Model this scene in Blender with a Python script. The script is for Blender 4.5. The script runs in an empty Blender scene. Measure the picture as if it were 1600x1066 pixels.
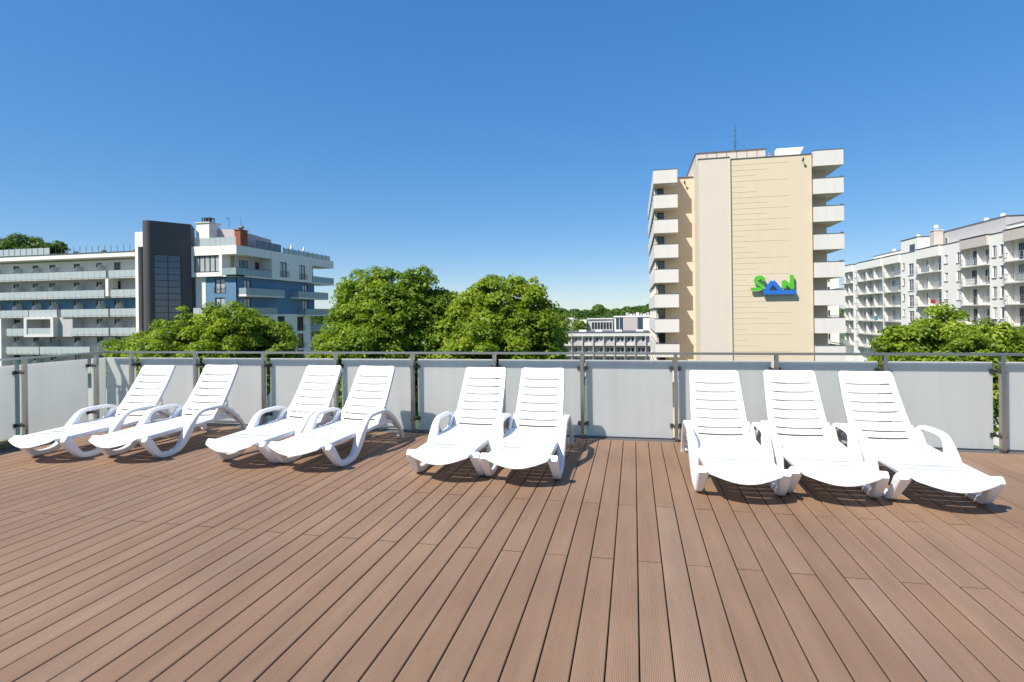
import bpy, bmesh, math, random
import numpy as np
from mathutils import Matrix, Vector, Euler

# ------------------------------------------------------------------ camera, light, exposure
S = bpy.context.scene
C = S.collection
EYE = 1.55
YAW = math.atan(0.2179)          # the lens looks this far to the left of the plank direction
cam_d = bpy.data.cameras.new('camera')
cam = bpy.data.objects.new('camera', cam_d)
C.objects.link(cam)
cam_d.sensor_width = 36.0
cam_d.lens = 872.0 / 1600.0 * 36.0
cam_d.shift_y = -(533.0 - 491.5) / 1600.0
cam_d.clip_start = 0.05
cam_d.clip_end = 6000
cam.matrix_world = (Matrix.Translation((0, 0, EYE)) @ Matrix.Rotation(YAW, 4, 'Z')
                    @ Matrix.Rotation(math.radians(90), 4, 'X') @ Matrix.Rotation(-0.0125, 4, 'Z'))
S.camera = cam

SUN_TRAVEL = Vector((0.54, 0.68, -1.0)).normalized()
sun_d = bpy.data.lights.new('sun', 'SUN')
sun_d.energy = 4.9
sun_d.angle = math.radians(0.5)
sun_d.color = (1.0, 0.955, 0.88)
sun = bpy.data.objects.new('sun', sun_d)
C.objects.link(sun)
sun.rotation_euler = SUN_TRAVEL.to_track_quat('-Z', 'Y').to_euler()
sun.location = (-20, -25, 60)

world = bpy.data.worlds.new('World')
S.world = world
world.use_nodes = True
wn = world.node_tree
wn.nodes.clear()
sky = wn.nodes.new('ShaderNodeTexSky')
sky.sky_type = 'NISHITA'
sky.sun_disc = False
sky.sun_elevation = math.asin(-SUN_TRAVEL.z)
sky.sun_rotation = math.atan2(-SUN_TRAVEL.x, -SUN_TRAVEL.y)
sky.altitude = 0
sky.air_density = 0.8
sky.dust_density = 0.3
sky.ozone_density = 6.0
bg = wn.nodes.new('ShaderNodeBackground')
bg.inputs['Strength'].default_value = 0.10
wo = wn.nodes.new('ShaderNodeOutputWorld')
# the deep, evenly graded blue of the photograph's processed sky, the same all round the dome
gam = wn.nodes.new('ShaderNodeGamma'); gam.inputs['Gamma'].default_value = 0.45
hsv = wn.nodes.new('ShaderNodeHueSaturation'); hsv.inputs['Saturation'].default_value = 1.90; hsv.inputs['Value'].default_value = 2.7; hsv.inputs['Hue'].default_value = 0.508
wn.links.new(sky.outputs[0], gam.inputs['Color']); wn.links.new(gam.outputs[0], hsv.inputs['Color'])
wn.links.new(hsv.outputs[0], bg.inputs['Color'])
wn.links.new(bg.outputs[0], wo.inputs['Surface'])

S.view_settings.view_transform = 'Standard'
S.view_settings.look = 'None'
S.view_settings.gamma = 1.0
S.view_settings.exposure = 0.46
S.view_settings.use_curve_mapping = False
S.render.engine = 'CYCLES'

random.seed(7)
rng = np.random.default_rng(7)
GROUND = -17.5

# ------------------------------------------------------------------ materials
def nodes_of(name):
    m = bpy.data.materials.new(name)
    m.use_nodes = True
    nt = m.node_tree
    return m, nt, nt.nodes['Principled BSDF'], nt.nodes['Material Output']

def mat(name, col, rough=0.6, metal=0.0, var=0.08, scale=3.0, bump=0.0, bscale=40.0, spec=0.5, coat=0.0, streak=0.0):
    """plain procedural surface: base colour with soft blotches, optional vertical streaks and fine relief"""
    m, nt, p, out = nodes_of(name)
    N = nt.nodes.new; L = nt.links.new
    p.inputs['Roughness'].default_value = rough
    p.inputs['Metallic'].default_value = metal
    p.inputs['Specular IOR Level'].default_value = spec
    p.inputs['Coat Weight'].default_value = coat
    tc = N('ShaderNodeNewGeometry')
    nz = N('ShaderNodeTexNoise'); nz.inputs['Scale'].default_value = scale; nz.inputs['Detail'].default_value = 6
    L(tc.outputs['Position'], nz.inputs['Vector'])
    mx = N('ShaderNodeMix'); mx.data_type = 'RGBA'
    mx.inputs['A'].default_value = (*[c * (1 - var) for c in col], 1)
    mx.inputs['B'].default_value = (*[min(1, c * (1 + var)) for c in col], 1)
    L(nz.outputs['Fac'], mx.inputs['Factor'])
    res = mx.outputs['Result']
    if streak:
        mp = N('ShaderNodeMapping'); mp.inputs['Scale'].default_value = (1.6, 1.6, 0.12)
        L(tc.outputs['Position'], mp.inputs['Vector'])
        n2 = N('ShaderNodeTexNoise'); n2.inputs['Scale'].default_value = 1.5; n2.inputs['Detail'].default_value = 5
        L(mp.outputs[0], n2.inputs['Vector'])
        rp = N('ShaderNodeMapRange'); rp.inputs['From Min'].default_value = 0.45; rp.inputs['From Max'].default_value = 0.75
        rp.inputs['To Min'].default_value = 0; rp.inputs['To Max'].default_value = streak
        L(n2.outputs['Fac'], rp.inputs['Value'])
        m2 = N('ShaderNodeMix'); m2.data_type = 'RGBA'
        L(rp.outputs[0], m2.inputs['Factor']); L(res, m2.inputs['A'])
        m2.inputs['B'].default_value = (*[c * 0.62 for c in col], 1)
        res = m2.outputs['Result']
    L(res, p.inputs['Base Color'])
    if bump:
        nb = N('ShaderNodeTexNoise'); nb.inputs['Scale'].default_value = bscale; nb.inputs['Detail'].default_value = 4
        L(tc.outputs['Position'], nb.inputs['Vector'])
        b = N('ShaderNodeBump'); b.inputs['Strength'].default_value = bump; b.inputs['Distance'].default_value = 0.01
        L(nb.outputs['Fac'], b.inputs['Height']); L(b.outputs[0], p.inputs['Normal'])
    return m

BW_ = 0.1398
def board_material():
    m, nt, p, out = nodes_of('composite_board')
    N = nt.nodes.new; L = nt.links.new
    tc = N('ShaderNodeTexCoord'); geo = N('ShaderNodeNewGeometry'); oi = N('ShaderNodeObjectInfo')
    ramp = N('ShaderNodeValToRGB')
    e = ramp.color_ramp.elements
    e[0].position = 0; e[0].color = (0.252, 0.150, 0.090, 1)
    e[1].position = 1; e[1].color = (0.272, 0.170, 0.108, 1)
    el = ramp.color_ramp.elements.new(0.5); el.color = (0.260, 0.158, 0.097, 1)
    el = ramp.color_ramp.elements.new(0.93); el.color = (0.268, 0.166, 0.104, 1)
    e[len(e) - 1].color = (0.290, 0.188, 0.125, 1)
    L(oi.outputs['Random'], ramp.inputs['Fac'])
    # weathering along the board
    mp = N('ShaderNodeMapping'); mp.inputs['Scale'].default_value = (9, 0.9, 1)
    L(geo.outputs['Position'], mp.inputs['Vector'])
    nz = N('ShaderNodeTexNoise'); nz.inputs['Scale'].default_value = 1.0; nz.inputs['Detail'].default_value = 8; nz.inputs['Roughness'].default_value = 0.65
    L(mp.outputs[0], nz.inputs['Vector'])
    big = N('ShaderNodeTexNoise'); big.inputs['Scale'].default_value = 0.7; big.inputs['Detail'].default_value = 5
    L(geo.outputs['Position'], big.inputs['Vector'])
    mul = N('ShaderNodeMapRange'); mul.inputs['From Min'].default_value = 0.25; mul.inputs['From Max'].default_value = 0.75
    mul.inputs['To Min'].default_value = 0.84; mul.inputs['To Max'].default_value = 1.16
    L(nz.outputs['Fac'], mul.inputs['Value'])
    mul2 = N('ShaderNodeMapRange'); mul2.inputs['From Min'].default_value = 0.3; mul2.inputs['From Max'].default_value = 0.7
    mul2.inputs['To Min'].default_value = 0.86; mul2.inputs['To Max'].default_value = 1.12
    L(big.outputs['Fac'], mul2.inputs['Value'])
    mm = N('ShaderNodeMath'); mm.operation = 'MULTIPLY'; L(mul.outputs[0], mm.inputs[0]); L(mul2.outputs[0], mm.inputs[1])
    # fine speckle
    sp = N('ShaderNodeTexNoise'); sp.inputs['Scale'].default_value = 260; sp.inputs['Detail'].default_value = 2
    L(geo.outputs['Position'], sp.inputs['Vector'])
    sr = N('ShaderNodeMapRange'); sr.inputs['To Min'].default_value = 0.86; sr.inputs['To Max'].default_value = 1.14
    sr.inputs['From Min'].default_value = 0.3; sr.inputs['From Max'].default_value = 0.7
    L(sp.outputs['Fac'], sr.inputs['Value'])
    m3 = N('ShaderNodeMath'); m3.operation = 'MULTIPLY'; L(mm.outputs[0], m3.inputs[0]); L(sr.outputs[0], m3.inputs[1])
    # milled ribs running along the board: colour of the groove bottoms and relief
    sx = N('ShaderNodeSeparateXYZ'); L(tc.outputs['Object'], sx.inputs[0])
    fr = N('ShaderNodeMath'); fr.operation = 'MULTIPLY'; fr.inputs[1].default_value = 2 * math.pi / 0.0074
    L(sx.outputs['X'], fr.inputs[0])
    sn = N('ShaderNodeMath'); sn.operation = 'SINE'; L(fr.outputs[0], sn.inputs[0])
    rr = N('ShaderNodeMapRange'); rr.inputs['From Min'].default_value = -1; rr.inputs['From Max'].default_value = 1
    rr.inputs['To Min'].default_value = 0.70; rr.inputs['To Max'].default_value = 1.18
    # smooth margins along both edges of a board
    ab = N('ShaderNodeMath'); ab.operation = 'ABSOLUTE'; L(sx.outputs['X'], ab.inputs[0])
    lt_ = N('ShaderNodeMath'); lt_.operation = 'LESS_THAN'; lt_.inputs[1].default_value = BW_ / 2 - 0.0095; L(ab.outputs[0], lt_.inputs[0])
    sm = N('ShaderNodeMath'); sm.operation = 'MULTIPLY'; L(sn.outputs[0], sm.inputs[0]); L(lt_.outputs[0], sm.inputs[1])
    sn = sm
    L(sn.outputs[0], rr.inputs['Value'])
    m4 = N('ShaderNodeMath'); m4.operation = 'MULTIPLY'; L(m3.outputs[0], m4.inputs[0]); L(rr.outputs[0], m4.inputs[1])
    vm = N('ShaderNodeVectorMath'); vm.operation = 'SCALE'
    L(ramp.outputs[0], vm.inputs[0]); L(m4.outputs[0], vm.inputs['Scale'])
    # a few dried white droppings
    vo = N('ShaderNodeTexVoronoi'); vo.inputs['Scale'].default_value = 1.25; vo.inputs['Randomness'].default_value = 1.0
    wob = N('ShaderNodeTexNoise'); wob.inputs['Scale'].default_value = 30
    L(geo.outputs['Position'], wob.inputs['Vector'])
    add = N('ShaderNodeMix'); add.data_type = 'RGBA'; add.blend_type = 'LINEAR_LIGHT'; add.inputs['Factor'].default_value = 0.03
    L(geo.outputs['Position'], add.inputs['A']); L(wob.outputs['Color'], add.inputs['B'])
    L(add.outputs['Result'], vo.inputs['Vector'])
    lt = N('ShaderNodeMath'); lt.operation = 'LESS_THAN'; lt.inputs[1].default_value = 0.017
    L(vo.outputs['Distance'], lt.inputs[0])
    sc = N('ShaderNodeSeparateColor'); L(vo.outputs['Color'], sc.inputs[0])
    g2 = N('ShaderNodeMath'); g2.operation = 'GREATER_THAN'; g2.inputs[1].default_value = 0.62; L(sc.outputs[0], g2.inputs[0])
    am = N('ShaderNodeMath'); am.operation = 'MULTIPLY'; L(lt.outputs[0], am.inputs[0]); L(g2.outputs[0], am.inputs[1])
    am2 = N('ShaderNodeMath'); am2.operation = 'MULTIPLY'; am2.inputs[1].default_value = 0.75; L(am.outputs[0], am2.inputs[0])
    fin = N('ShaderNodeMix'); fin.data_type = 'RGBA'; fin.inputs['B'].default_value = (0.62, 0.58, 0.54, 1)
    L(am2.outputs[0], fin.inputs['Factor']); L(vm.outputs[0], fin.inputs['A'])
    L(fin.outputs['Result'], p.inputs['Base Color'])
    p.inputs['Roughness'].default_value = 0.62
    p.inputs['Specular IOR Level'].default_value = 0.35
    b = N('ShaderNodeBump'); b.inputs['Strength'].default_value = 0.25; b.inputs['Distance'].default_value = 0.0015
    L(sn.outputs[0], b.inputs['Height']); L(b.outputs[0], p.inputs['Normal'])
    return m

def frosted_material(name, col, trans=0.35, rough=0.12, mottled=0.05):
    m, nt, p, out = nodes_of(name)
    N = nt.nodes.new; L = nt.links.new
    geo = N('ShaderNodeNewGeometry')
    nz = N('ShaderNodeTexNoise'); nz.inputs['Scale'].default_value = 1.3; nz.inputs['Detail'].default_value = 4
    L(geo.outputs['Position'], nz.inputs['Vector'])
    mx = N('ShaderNodeMix'); mx.data_type = 'RGBA'
    mx.inputs['A'].default_value = (*[c * (1 - mottled) for c in col], 1)
    mx.inputs['B'].default_value = (*[min(1, c * (1 + mottled)) for c in col], 1)
    L(nz.outputs['Fac'], mx.inputs['Factor'])
    # dried run-off: soft vertical streaks
    mp = N('ShaderNodeMapping'); mp.inputs['Scale'].default_value = (11, 11, 0.55); L(geo.outputs['Position'], mp.inputs['Vector'])
    n2 = N('ShaderNodeTexNoise'); n2.inputs['Scale'].default_value = 1.0; n2.inputs['Detail'].default_value = 5; L(mp.outputs[0], n2.inputs['Vector'])
    rg = N('ShaderNodeMapRange'); rg.inputs['From Min'].default_value = .3; rg.inputs['From Max'].default_value = .75
    rg.inputs['To Min'].default_value = 1.015; rg.inputs['To Max'].default_value = .955; L(n2.outputs['Fac'], rg.inputs['Value'])
    vs_ = N('ShaderNodeVectorMath'); vs_.operation = 'SCALE'; L(mx.outputs['Result'], vs_.inputs[0]); L(rg.outputs[0], vs_.inputs['Scale'])
    class _o: outputs = {'Result': vs_.outputs[0]}
    mx = _o
    rq = N('ShaderNodeMapRange'); rq.inputs['To Min'].default_value = rough * .6; rq.inputs['To Max'].default_value = rough * 1.8; L(n2.outputs['Fac'], rq.inputs['Value'])
    L(mx.outputs['Result'], p.inputs['Base Color'])
    L(rq.outputs[0], p.inputs['Roughness'])
    p.inputs['Specular IOR Level'].default_value = 0.5
    tr = N('ShaderNodeBsdfTranslucent'); L(mx.outputs['Result'], tr.inputs['Color'])
    ms = N('ShaderNodeMixShader'); ms.inputs['Fac'].default_value = trans
    L(p.outputs[0], ms.inputs[1]); L(tr.outputs[0], ms.inputs[2]); L(ms.outputs[0], out.inputs['Surface'])
    return m

def leaf_material(name, c0, c1, c2):
    m, nt, p, out = nodes_of(name)
    N = nt.nodes.new; L = nt.links.new
    at = N('ShaderNodeAttribute'); at.attribute_name = 'tint'
    ramp = N('ShaderNodeValToRGB'); e = ramp.color_ramp.elements
    e[0].position = 0; e[0].color = (*c0, 1); e[1].position = 1; e[1].color = (*c2, 1)
    el = ramp.color_ramp.elements.new(0.5); el.color = (*c1, 1)
    L(at.outputs['Fac'], ramp.inputs['Fac'])
    L(ramp.outputs[0], p.inputs['Base Color'])
    p.inputs['Roughness'].default_value = 0.5
    p.inputs['Specular IOR Level'].default_value = 0.35
    tr = N('ShaderNodeBsdfTranslucent')
    br = N('ShaderNodeMix'); br.data_type = 'RGBA'; br.blend_type = 'MULTIPLY'; br.inputs['Factor'].default_value = 1
    L(ramp.outputs[0], br.inputs['A']); br.inputs['B'].default_value = (1.5, 1.45, 0.5, 1)
    L(br.outputs['Result'], tr.inputs['Color'])
    ms = N('ShaderNodeMixShader'); ms.inputs['Fac'].default_value = 0.42
    L(p.outputs[0], ms.inputs[1]); L(tr.outputs[0], ms.inputs[2]); L(ms.outputs[0], out.inputs['Surface'])
    return m

def plastic_material():
    m, nt, p, out = nodes_of('white_plastic')
    N = nt.nodes.new; L = nt.links.new
    geo = N('ShaderNodeNewGeometry')
    nz = N('ShaderNodeTexNoise'); nz.inputs['Scale'].default_value = 7; nz.inputs['Detail'].default_value = 6
    L(geo.outputs['Position'], nz.inputs['Vector'])
    mx = N('ShaderNodeMix'); mx.data_type = 'RGBA'
    mx.inputs['A'].default_value = (0.80, 0.79, 0.77, 1); mx.inputs['B'].default_value = (0.86, 0.855, 0.84, 1)
    L(nz.outputs['Fac'], mx.inputs['Factor']); L(mx.outputs['Result'], p.inputs['Base Color'])
    p.inputs['Roughness'].default_value = 0.38
    p.inputs['Subsurface Weight'].default_value = 0.0
    return m

M = {}
M['board'] = board_material()
M['board_edge'] = mat('dark_board_edge', (0.055, 0.035, 0.025), rough=0.9, var=0.3, scale=20)  # near-black sides and ends: joint dirt, plus gap shade put into the colour
M['plastic'] = plastic_material()
M['steel'] = mat('brushed_steel', (0.50, 0.48, 0.45), rough=0.28, metal=1.0, var=0.06, scale=18)
M['clamp'] = mat('clamp_metal', (0.16, 0.155, 0.15), rough=0.35, metal=0.9)
M['frost'] = frosted_material('frosted_glass', (0.86, 0.85, 0.81), 0.66, 0.08)
M['frost_far'] = frosted_material('balcony_glass', (0.60, 0.66, 0.65), 0.35, 0.15)
M['frost_teal'] = frosted_material('teal_balcony_glass', (0.42, 0.53, 0.54), 0.35, 0.12)
M['gravel'] = mat('dark_gravel', (0.10, 0.095, 0.09), rough=0.9, var=0.6, scale=70, bump=1.0, bscale=60)
M['moss'] = mat('mossy_strip', (0.22, 0.20, 0.07), rough=0.95, var=0.5, scale=40, bump=1.0, bscale=80)
M['membrane'] = mat('roof_membrane', (0.045, 0.043, 0.042), rough=0.85, var=0.2, scale=6)
M['concrete'] = mat('concrete', (0.38, 0.37, 0.35), rough=0.85, var=0.1, scale=2, bump=0.3)
M['grass'] = mat('lawn', (0.06, 0.10, 0.03), rough=0.95, var=0.35, scale=0.3)
M['white'] = mat('white_render', (0.82, 0.775, 0.705), rough=0.85, var=0.03, scale=0.6, bump=0.2, bscale=25, streak=0.10)
M['white_warm'] = mat('warm_white_render', (0.78, 0.755, 0.70), rough=0.85, var=0.03, scale=0.6, bump=0.2, bscale=25, streak=0.10)
M['beige'] = mat('beige_render', (0.56, 0.49, 0.43), rough=0.85, var=0.04, scale=0.7, streak=0.15)
M['cream'] = mat('cream_render', (0.665, 0.55, 0.395), rough=0.88, var=0.035, scale=0.5, bump=0.2, bscale=20, streak=0.07)
M['cream_pale'] = mat('pale_cream_render', (0.66, 0.565, 0.465), rough=0.88, var=0.03, scale=0.5, bump=0.2, bscale=20, streak=0.08)
M['parapet'] = mat('balcony_parapet_paint', (0.68, 0.635, 0.585), rough=0.85, var=0.04, scale=1.5, streak=0.16)
M['dark_panel'] = mat('anthracite_panel', (0.072, 0.066, 0.068), rough=0.6, var=0.12, scale=0.8)
M['blue'] = mat('blue_render', (0.115, 0.215, 0.335), rough=0.85, var=0.05, scale=0.8)
M['grey_wall'] = mat('grey_render', (0.48, 0.46, 0.45), rough=0.85, var=0.04, scale=0.8, streak=0.12)
M['pinkish'] = mat('pale_pink_render', (0.52, 0.44, 0.43), rough=0.85, var=0.04, scale=0.8)
M['brick'] = mat('red_chimney_brick', (0.30, 0.085, 0.045), rough=0.85, var=0.2, scale=6)
M['roof_edge'] = mat('roof_flashing', (0.14, 0.14, 0.145), rough=0.5, metal=0.3)
M['frame_dark'] = mat('dark_window_frame', (0.035, 0.032, 0.03), rough=0.5)
M['frame_white'] = mat('white_window_frame', (0.72, 0.72, 0.71), rough=0.5)
M['pane'] = mat('window_glass', (0.035, 0.04, 0.045), rough=0.06, var=0.3, scale=0.7, spec=0.9)
M['pane_blue'] = mat('tinted_curtain_glass', (0.05, 0.075, 0.12), rough=0.05, var=0.3, scale=0.5, spec=1.0)
M['curtain'] = mat('window_with_curtain', (0.40, 0.41, 0.40), rough=0.15, var=0.25, scale=1.2, spec=0.8)
M['slab'] = mat('balcony_slab_paint', (0.64, 0.615, 0.58), rough=0.85, var=0.05, scale=1.2, streak=0.1)
M['slab_grey'] = mat('balcony_slab_concrete', (0.42, 0.40, 0.36), rough=0.85, var=0.08, scale=1.2)
M['rail_grey'] = mat('painted_railing', (0.45, 0.45, 0.44), rough=0.5, metal=0.3)
M['rail_dark'] = mat('dark_railing', (0.10, 0.10, 0.10), rough=0.5, metal=0.4)
M['bark'] = mat('bark', (0.10, 0.075, 0.05), rough=0.95, var=0.3, scale=4, bump=1, bscale=12)
M['sign_green'] = mat('green_sign', (0.09, 0.47, 0.03), rough=0.4, var=0.03)
M['sign_blue'] = mat('blue_sign', (0.02, 0.15, 0.53), rough=0.4, var=0.03)
M['sign_sun'] = mat('pale_sun_sign', (0.70, 0.55, 0.44), rough=0.5, var=0.02)
M['red'] = mat('red_cloth', (0.50, 0.03, 0.03), rough=0.9)
M['teal'] = mat('teal_cloth', (0.05, 0.30, 0.30), rough=0.9)
M['canvas'] = mat('white_canvas', (0.72, 0.70, 0.66), rough=0.9)
M['leaf'] = leaf_material('spring_leaf', (0.105, 0.180, 0.014), (0.225, 0.320, 0.024), (0.360, 0.440, 0.050))
M['leaf2'] = leaf_material('maple_leaf', (0.092, 0.168, 0.015), (0.190, 0.288, 0.024), (0.310, 0.400, 0.044))
M['leaf_far'] = leaf_material('far_leaf', (0.055, 0.110, 0.020), (0.095, 0.175, 0.028), (0.150, 0.230, 0.040))
M['blossom'] = mat('white_blossom', (0.62, 0.58, 0.48), rough=0.9)

# ------------------------------------------------------------------ helpers
def tag(o, label=None, cat=None, group=None, kind=None):
    if label: o['label'] = label
    if cat: o['category'] = cat
    if group: o['group'] = group
    if kind: o['kind'] = kind
    return o

WLOC = {}
def wloc(o):
    return WLOC.get(o.name, Vector((0, 0, 0))) if o else Vector((0, 0, 0))

def link(o, parent, loc=(0, 0, 0)):
    """link o at world position loc (parents here are unrotated)"""
    C.objects.link(o)
    loc = Vector(loc)
    if parent:
        o.parent = parent
    o.location = loc - wloc(parent)
    WLOC[o.name] = loc
    return o

def empty(name, loc=(0, 0, 0)):
    o = bpy.data.objects.new(name, None)
    o.empty_display_size = 0.2
    return link(o, None, loc)

def mesh_obj(name, verts, faces, material, parent=None, loc=(0, 0, 0), smooth=False):
    me = bpy.data.meshes.new(name)
    me.from_pydata([tuple(v) for v in verts], [], faces)
    me.materials.append(material)
    if smooth:
        me.polygons.foreach_set('use_smooth', [True] * len(me.polygons))
    me.update()
    o = bpy.data.objects.new(name, me)
    return link(o, parent, loc)

BOXF = [(0, 3, 2, 1), (4, 5, 6, 7), (0, 1, 5, 4), (1, 2, 6, 5), (2, 3, 7, 6), (3, 0, 4, 7)]
BOXC = {}
def boxv(x0, x1, y0, y1, z0, z1):
    return [(x0, y0, z0), (x1, y0, z0), (x1, y1, z0), (x0, y1, z0), (x0, y0, z1), (x1, y0, z1), (x1, y1, z1), (x0, y1, z1)]

def box(name, material, parent, x0, x1, y0, y1, z0, z1):
    """one box as an object at its own centre; alike boxes share their mesh"""
    x0, x1 = min(x0, x1), max(x0, x1); y0, y1 = min(y0, y1), max(y0, y1); z0, z1 = min(z0, z1), max(z0, z1)
    d = ((x1 - x0) / 2, (y1 - y0) / 2, (z1 - z0) / 2)
    key = (round(d[0], 3), round(d[1], 3), round(d[2], 3), material.name)
    me = BOXC.get(key)
    if me is None:
        me = bpy.data.meshes.new(name)
        me.from_pydata(boxv(-d[0], d[0], -d[1], d[1], -d[2], d[2]), [], BOXF)
        me.materials.append(material); me.update()
        BOXC[key] = me
    o = bpy.data.objects.new(name, me)
    return link(o, parent, ((x0 + x1) / 2, (y0 + y1) / 2, (z0 + z1) / 2))

class MB:
    """collects boxes and tubes of ONE part"""
    def __init__(s): s.v = []; s.f = []
    def box(s, x0, x1, y0, y1, z0, z1):
        n = len(s.v); s.v += boxv(min(x0, x1), max(x0, x1), min(y0, y1), max(y0, y1), min(z0, z1), max(z0, z1))
        s.f += [tuple(i + n for i in q) for q in BOXF]; return s
    def tube(s, a, b, r0, r1=None, k=8):
        r1 = r0 if r1 is None else r1
        a = Vector(a); b = Vector(b); d = (b - a).normalized()
        u = d.orthogonal().normalized(); w = d.cross(u); n = len(s.v)
        for c, r in ((a, r0), (b, r1)):
            for i in range(k):
                t = 2 * math.pi * i / k
                s.v.append(tuple(c + u * (r * math.cos(t)) + w * (r * math.sin(t))))
        for i in range(k):
            j = (i + 1) % k
            s.f.append((n + i, n + j, n + k + j, n + k + i))
        s.f.append(tuple(n + i for i in range(k))[::-1]); s.f.append(tuple(n + k + i for i in range(k)))
        return s
    def build(s, name, material, parent=None, loc=None, smooth=False):
        if loc is None:
            a = np.array(s.v); loc = tuple((a.min(0) + a.max(0)) / 2)
        vv = [(x - loc[0], y - loc[1], z - loc[2]) for x, y, z in s.v]
        return mesh_obj(name, vv, s.f, material, parent, loc, smooth)

class Face:
    """a facade plane: a runs along it, d goes inwards, z is height"""
    def __init__(s, kind, base): s.k = kind; s.b = base
    def p(s, a, d, z):
        if s.k == 'S': return (a, s.b + d, z)
        if s.k == 'E': return (s.b - d, a, z)
        if s.k == 'W': return (s.b + d, a, z)
    def box(s, name, m, parent, a0, a1, d0, d1, z0, z1):
        p = s.p(a0, d0, z0); q = s.p(a1, d1, z1)
        return box(name, m, parent, p[0], q[0], p[1], q[1], p[2], q[2])
    def mbox(s, mb, a0, a1, d0, d1, z0, z1):
        p = s.p(a0, d0, z0); q = s.p(a1, d1, z1)
        mb.box(p[0], q[0], p[1], q[1], p[2], q[2])

def wall(F, name, m, parent, a0, a1, z0, z1, holes=(), d=0.0, depth=0.22):
    """a wall with real openings and reveals; holes are (a0, a1, z0, z1)"""
    A = sorted({a0, a1, *[h[0] for h in holes], *[h[1] for h in holes]})
    Z = sorted({z0, z1, *[h[2] for h in holes], *[h[3] for h in holes]})
    A = [a for a in A if a0 <= a <= a1]; Z = [z for z in Z if z0 <= z <= z1]
    vs = []; fs = []; idx = {}
    def V(a, dd, z):
        k = (round(a, 4), round(dd, 4), round(z, 4))
        if k not in idx:
            idx[k] = len(vs); vs.append(F.p(a, dd, z))
        return idx[k]
    def inhole(a, z): return any(h[0] < a < h[1] and h[2] < z < h[3] for h in holes)
    for i in range(len(A) - 1):
        for j in range(len(Z) - 1):
            if not inhole((A[i] + A[i + 1]) / 2, (Z[j] + Z[j + 1]) / 2):
                fs.append((V(A[i], d, Z[j]), V(A[i + 1], d, Z[j]), V(A[i + 1], d, Z[j + 1]), V(A[i], d, Z[j + 1])))
    for h in holes:
        c = [(h[0], h[2]), (h[1], h[2]), (h[1], h[3]), (h[0], h[3])]
        for i in range(4):
            p, q = c[i], c[(i + 1) % 4]
            fs.append((V(p[0], d, p[1]), V(p[0], d + depth, p[1]), V(q[0], d + depth, q[1]), V(q[0], d, q[1])))
    c = [(a0, z0), (a1, z0), (a1, z1), (a0, z1)]
    for i in range(4):
        p, q = c[i], c[(i + 1) % 4]
        fs.append((V(p[0], d, p[1]), V(q[0], d, q[1]), V(q[0], d + depth, q[1]), V(p[0], d + depth, p[1])))
    arr = np.array(vs); lc = tuple((arr.min(0) + arr.max(0)) / 2)
    return mesh_obj(name, [(x - lc[0], y - lc[1], z - lc[2]) for x, y, z in vs], fs, m, parent, lc)

def window(F, parent, a0, a1, z0, z1, d=0.0, fm='frame_white', pm='pane', cols=2, rows=1, sill=None, name='window', fw=0.07):
    """frame with mullions, its pane a sub-part, set back in the reveal"""
    mb = MB()
    a0, a1 = min(a0, a1), max(a0, a1)
    F.mbox(mb, a0, a0 + fw, d + .10, d + .18, z0, z1); F.mbox(mb, a1 - fw, a1, d + .10, d + .18, z0, z1)
    F.mbox(mb, a0 + fw, a1 - fw, d + .10, d + .18, z0, z0 + fw); F.mbox(mb, a0 + fw, a1 - fw, d + .10, d + .18, z1 - fw, z1)
    for i in range(1, cols):
        a = a0 + (a1 - a0) * i / cols; F.mbox(mb, a - fw / 2, a + fw / 2, d + .105, d + .175, z0 + fw, z1 - fw)
    for j in range(1, rows):
        z = z0 + (z1 - z0) * j / rows; F.mbox(mb, a0 + fw, a1 - fw, d + .11, d + .17, z - fw / 2, z + fw / 2)
    w = mb.build(name, M[fm], parent)
    F.box('pane', M[pm], w, a0 + .01, a1 - .01, d + .15, d + .20, z0 + .01, z1 - .01)
    if sill:
        F.box('sill', M[sill], w, a0 - .06, a1 + .06, d - .10, d + .10, z0 - .07, z0 - .003)
    return w

# ------------------------------------------------------------------ the setting
g = mesh_obj('ground', [(-3000, -1500, 0), (3000, -1500, 0), (3000, 4500, 0), (-3000, 4500, 0)], [(0, 1, 2, 3)], M['grass'], None, (0, 0, GROUND))
tag(g, kind='structure')
RAIL_V = 7.02            # line of posts and handrail
GLASS_V = 7.13           # line of the glass behind it
LEFT_U = -7.90
GLASS_U = -8.02
D_END = 6.93             # boards stop here
D_LEFT = -7.22
slab = box('terrace_roof', M['membrane'], None, -8.3, 8.5, -6.0, 7.32, GROUND, -0.075)
tag(slab, kind='structure')
gv = box('gravel_strip', M['gravel'], slab, D_LEFT, 8.4, D_END + .012, 7.27, -0.074, -0.018)
mo = box('moss_strip', M['moss'], slab, -8.25, -7.86, -5.9, 7.27, -0.074, -0.012)

deck = empty('deck', (0, 0, 0)); tag(deck, kind='structure')
PITCH = 0.1462; PH = 0.007; BW = 0.1398
def board_mesh(L):
    w = BW / 2; b = 0.004; t = 0.024
    prof = [(-w, -t), (-w, -b), (-w + b, 0), (w - b, 0), (w, -b), (w, -t)]
    n = len(prof)
    vs = [(x, -L / 2, z) for x, z in prof] + [(x, L / 2, z) for x, z in prof]
    fs = [(i, i + 1, n + i + 1, n + i) for i in range(n - 1)] + [tuple(range(n)), tuple(range(2 * n - 1, n - 1, -1))]
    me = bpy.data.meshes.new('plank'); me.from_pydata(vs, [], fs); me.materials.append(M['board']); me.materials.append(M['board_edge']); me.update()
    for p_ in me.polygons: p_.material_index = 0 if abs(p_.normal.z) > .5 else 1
    return me
bm_cache = {}
k0 = math.ceil((D_LEFT - PH) / PITCH); k1 = int((6.55 - PH) / PITCH)
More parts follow.
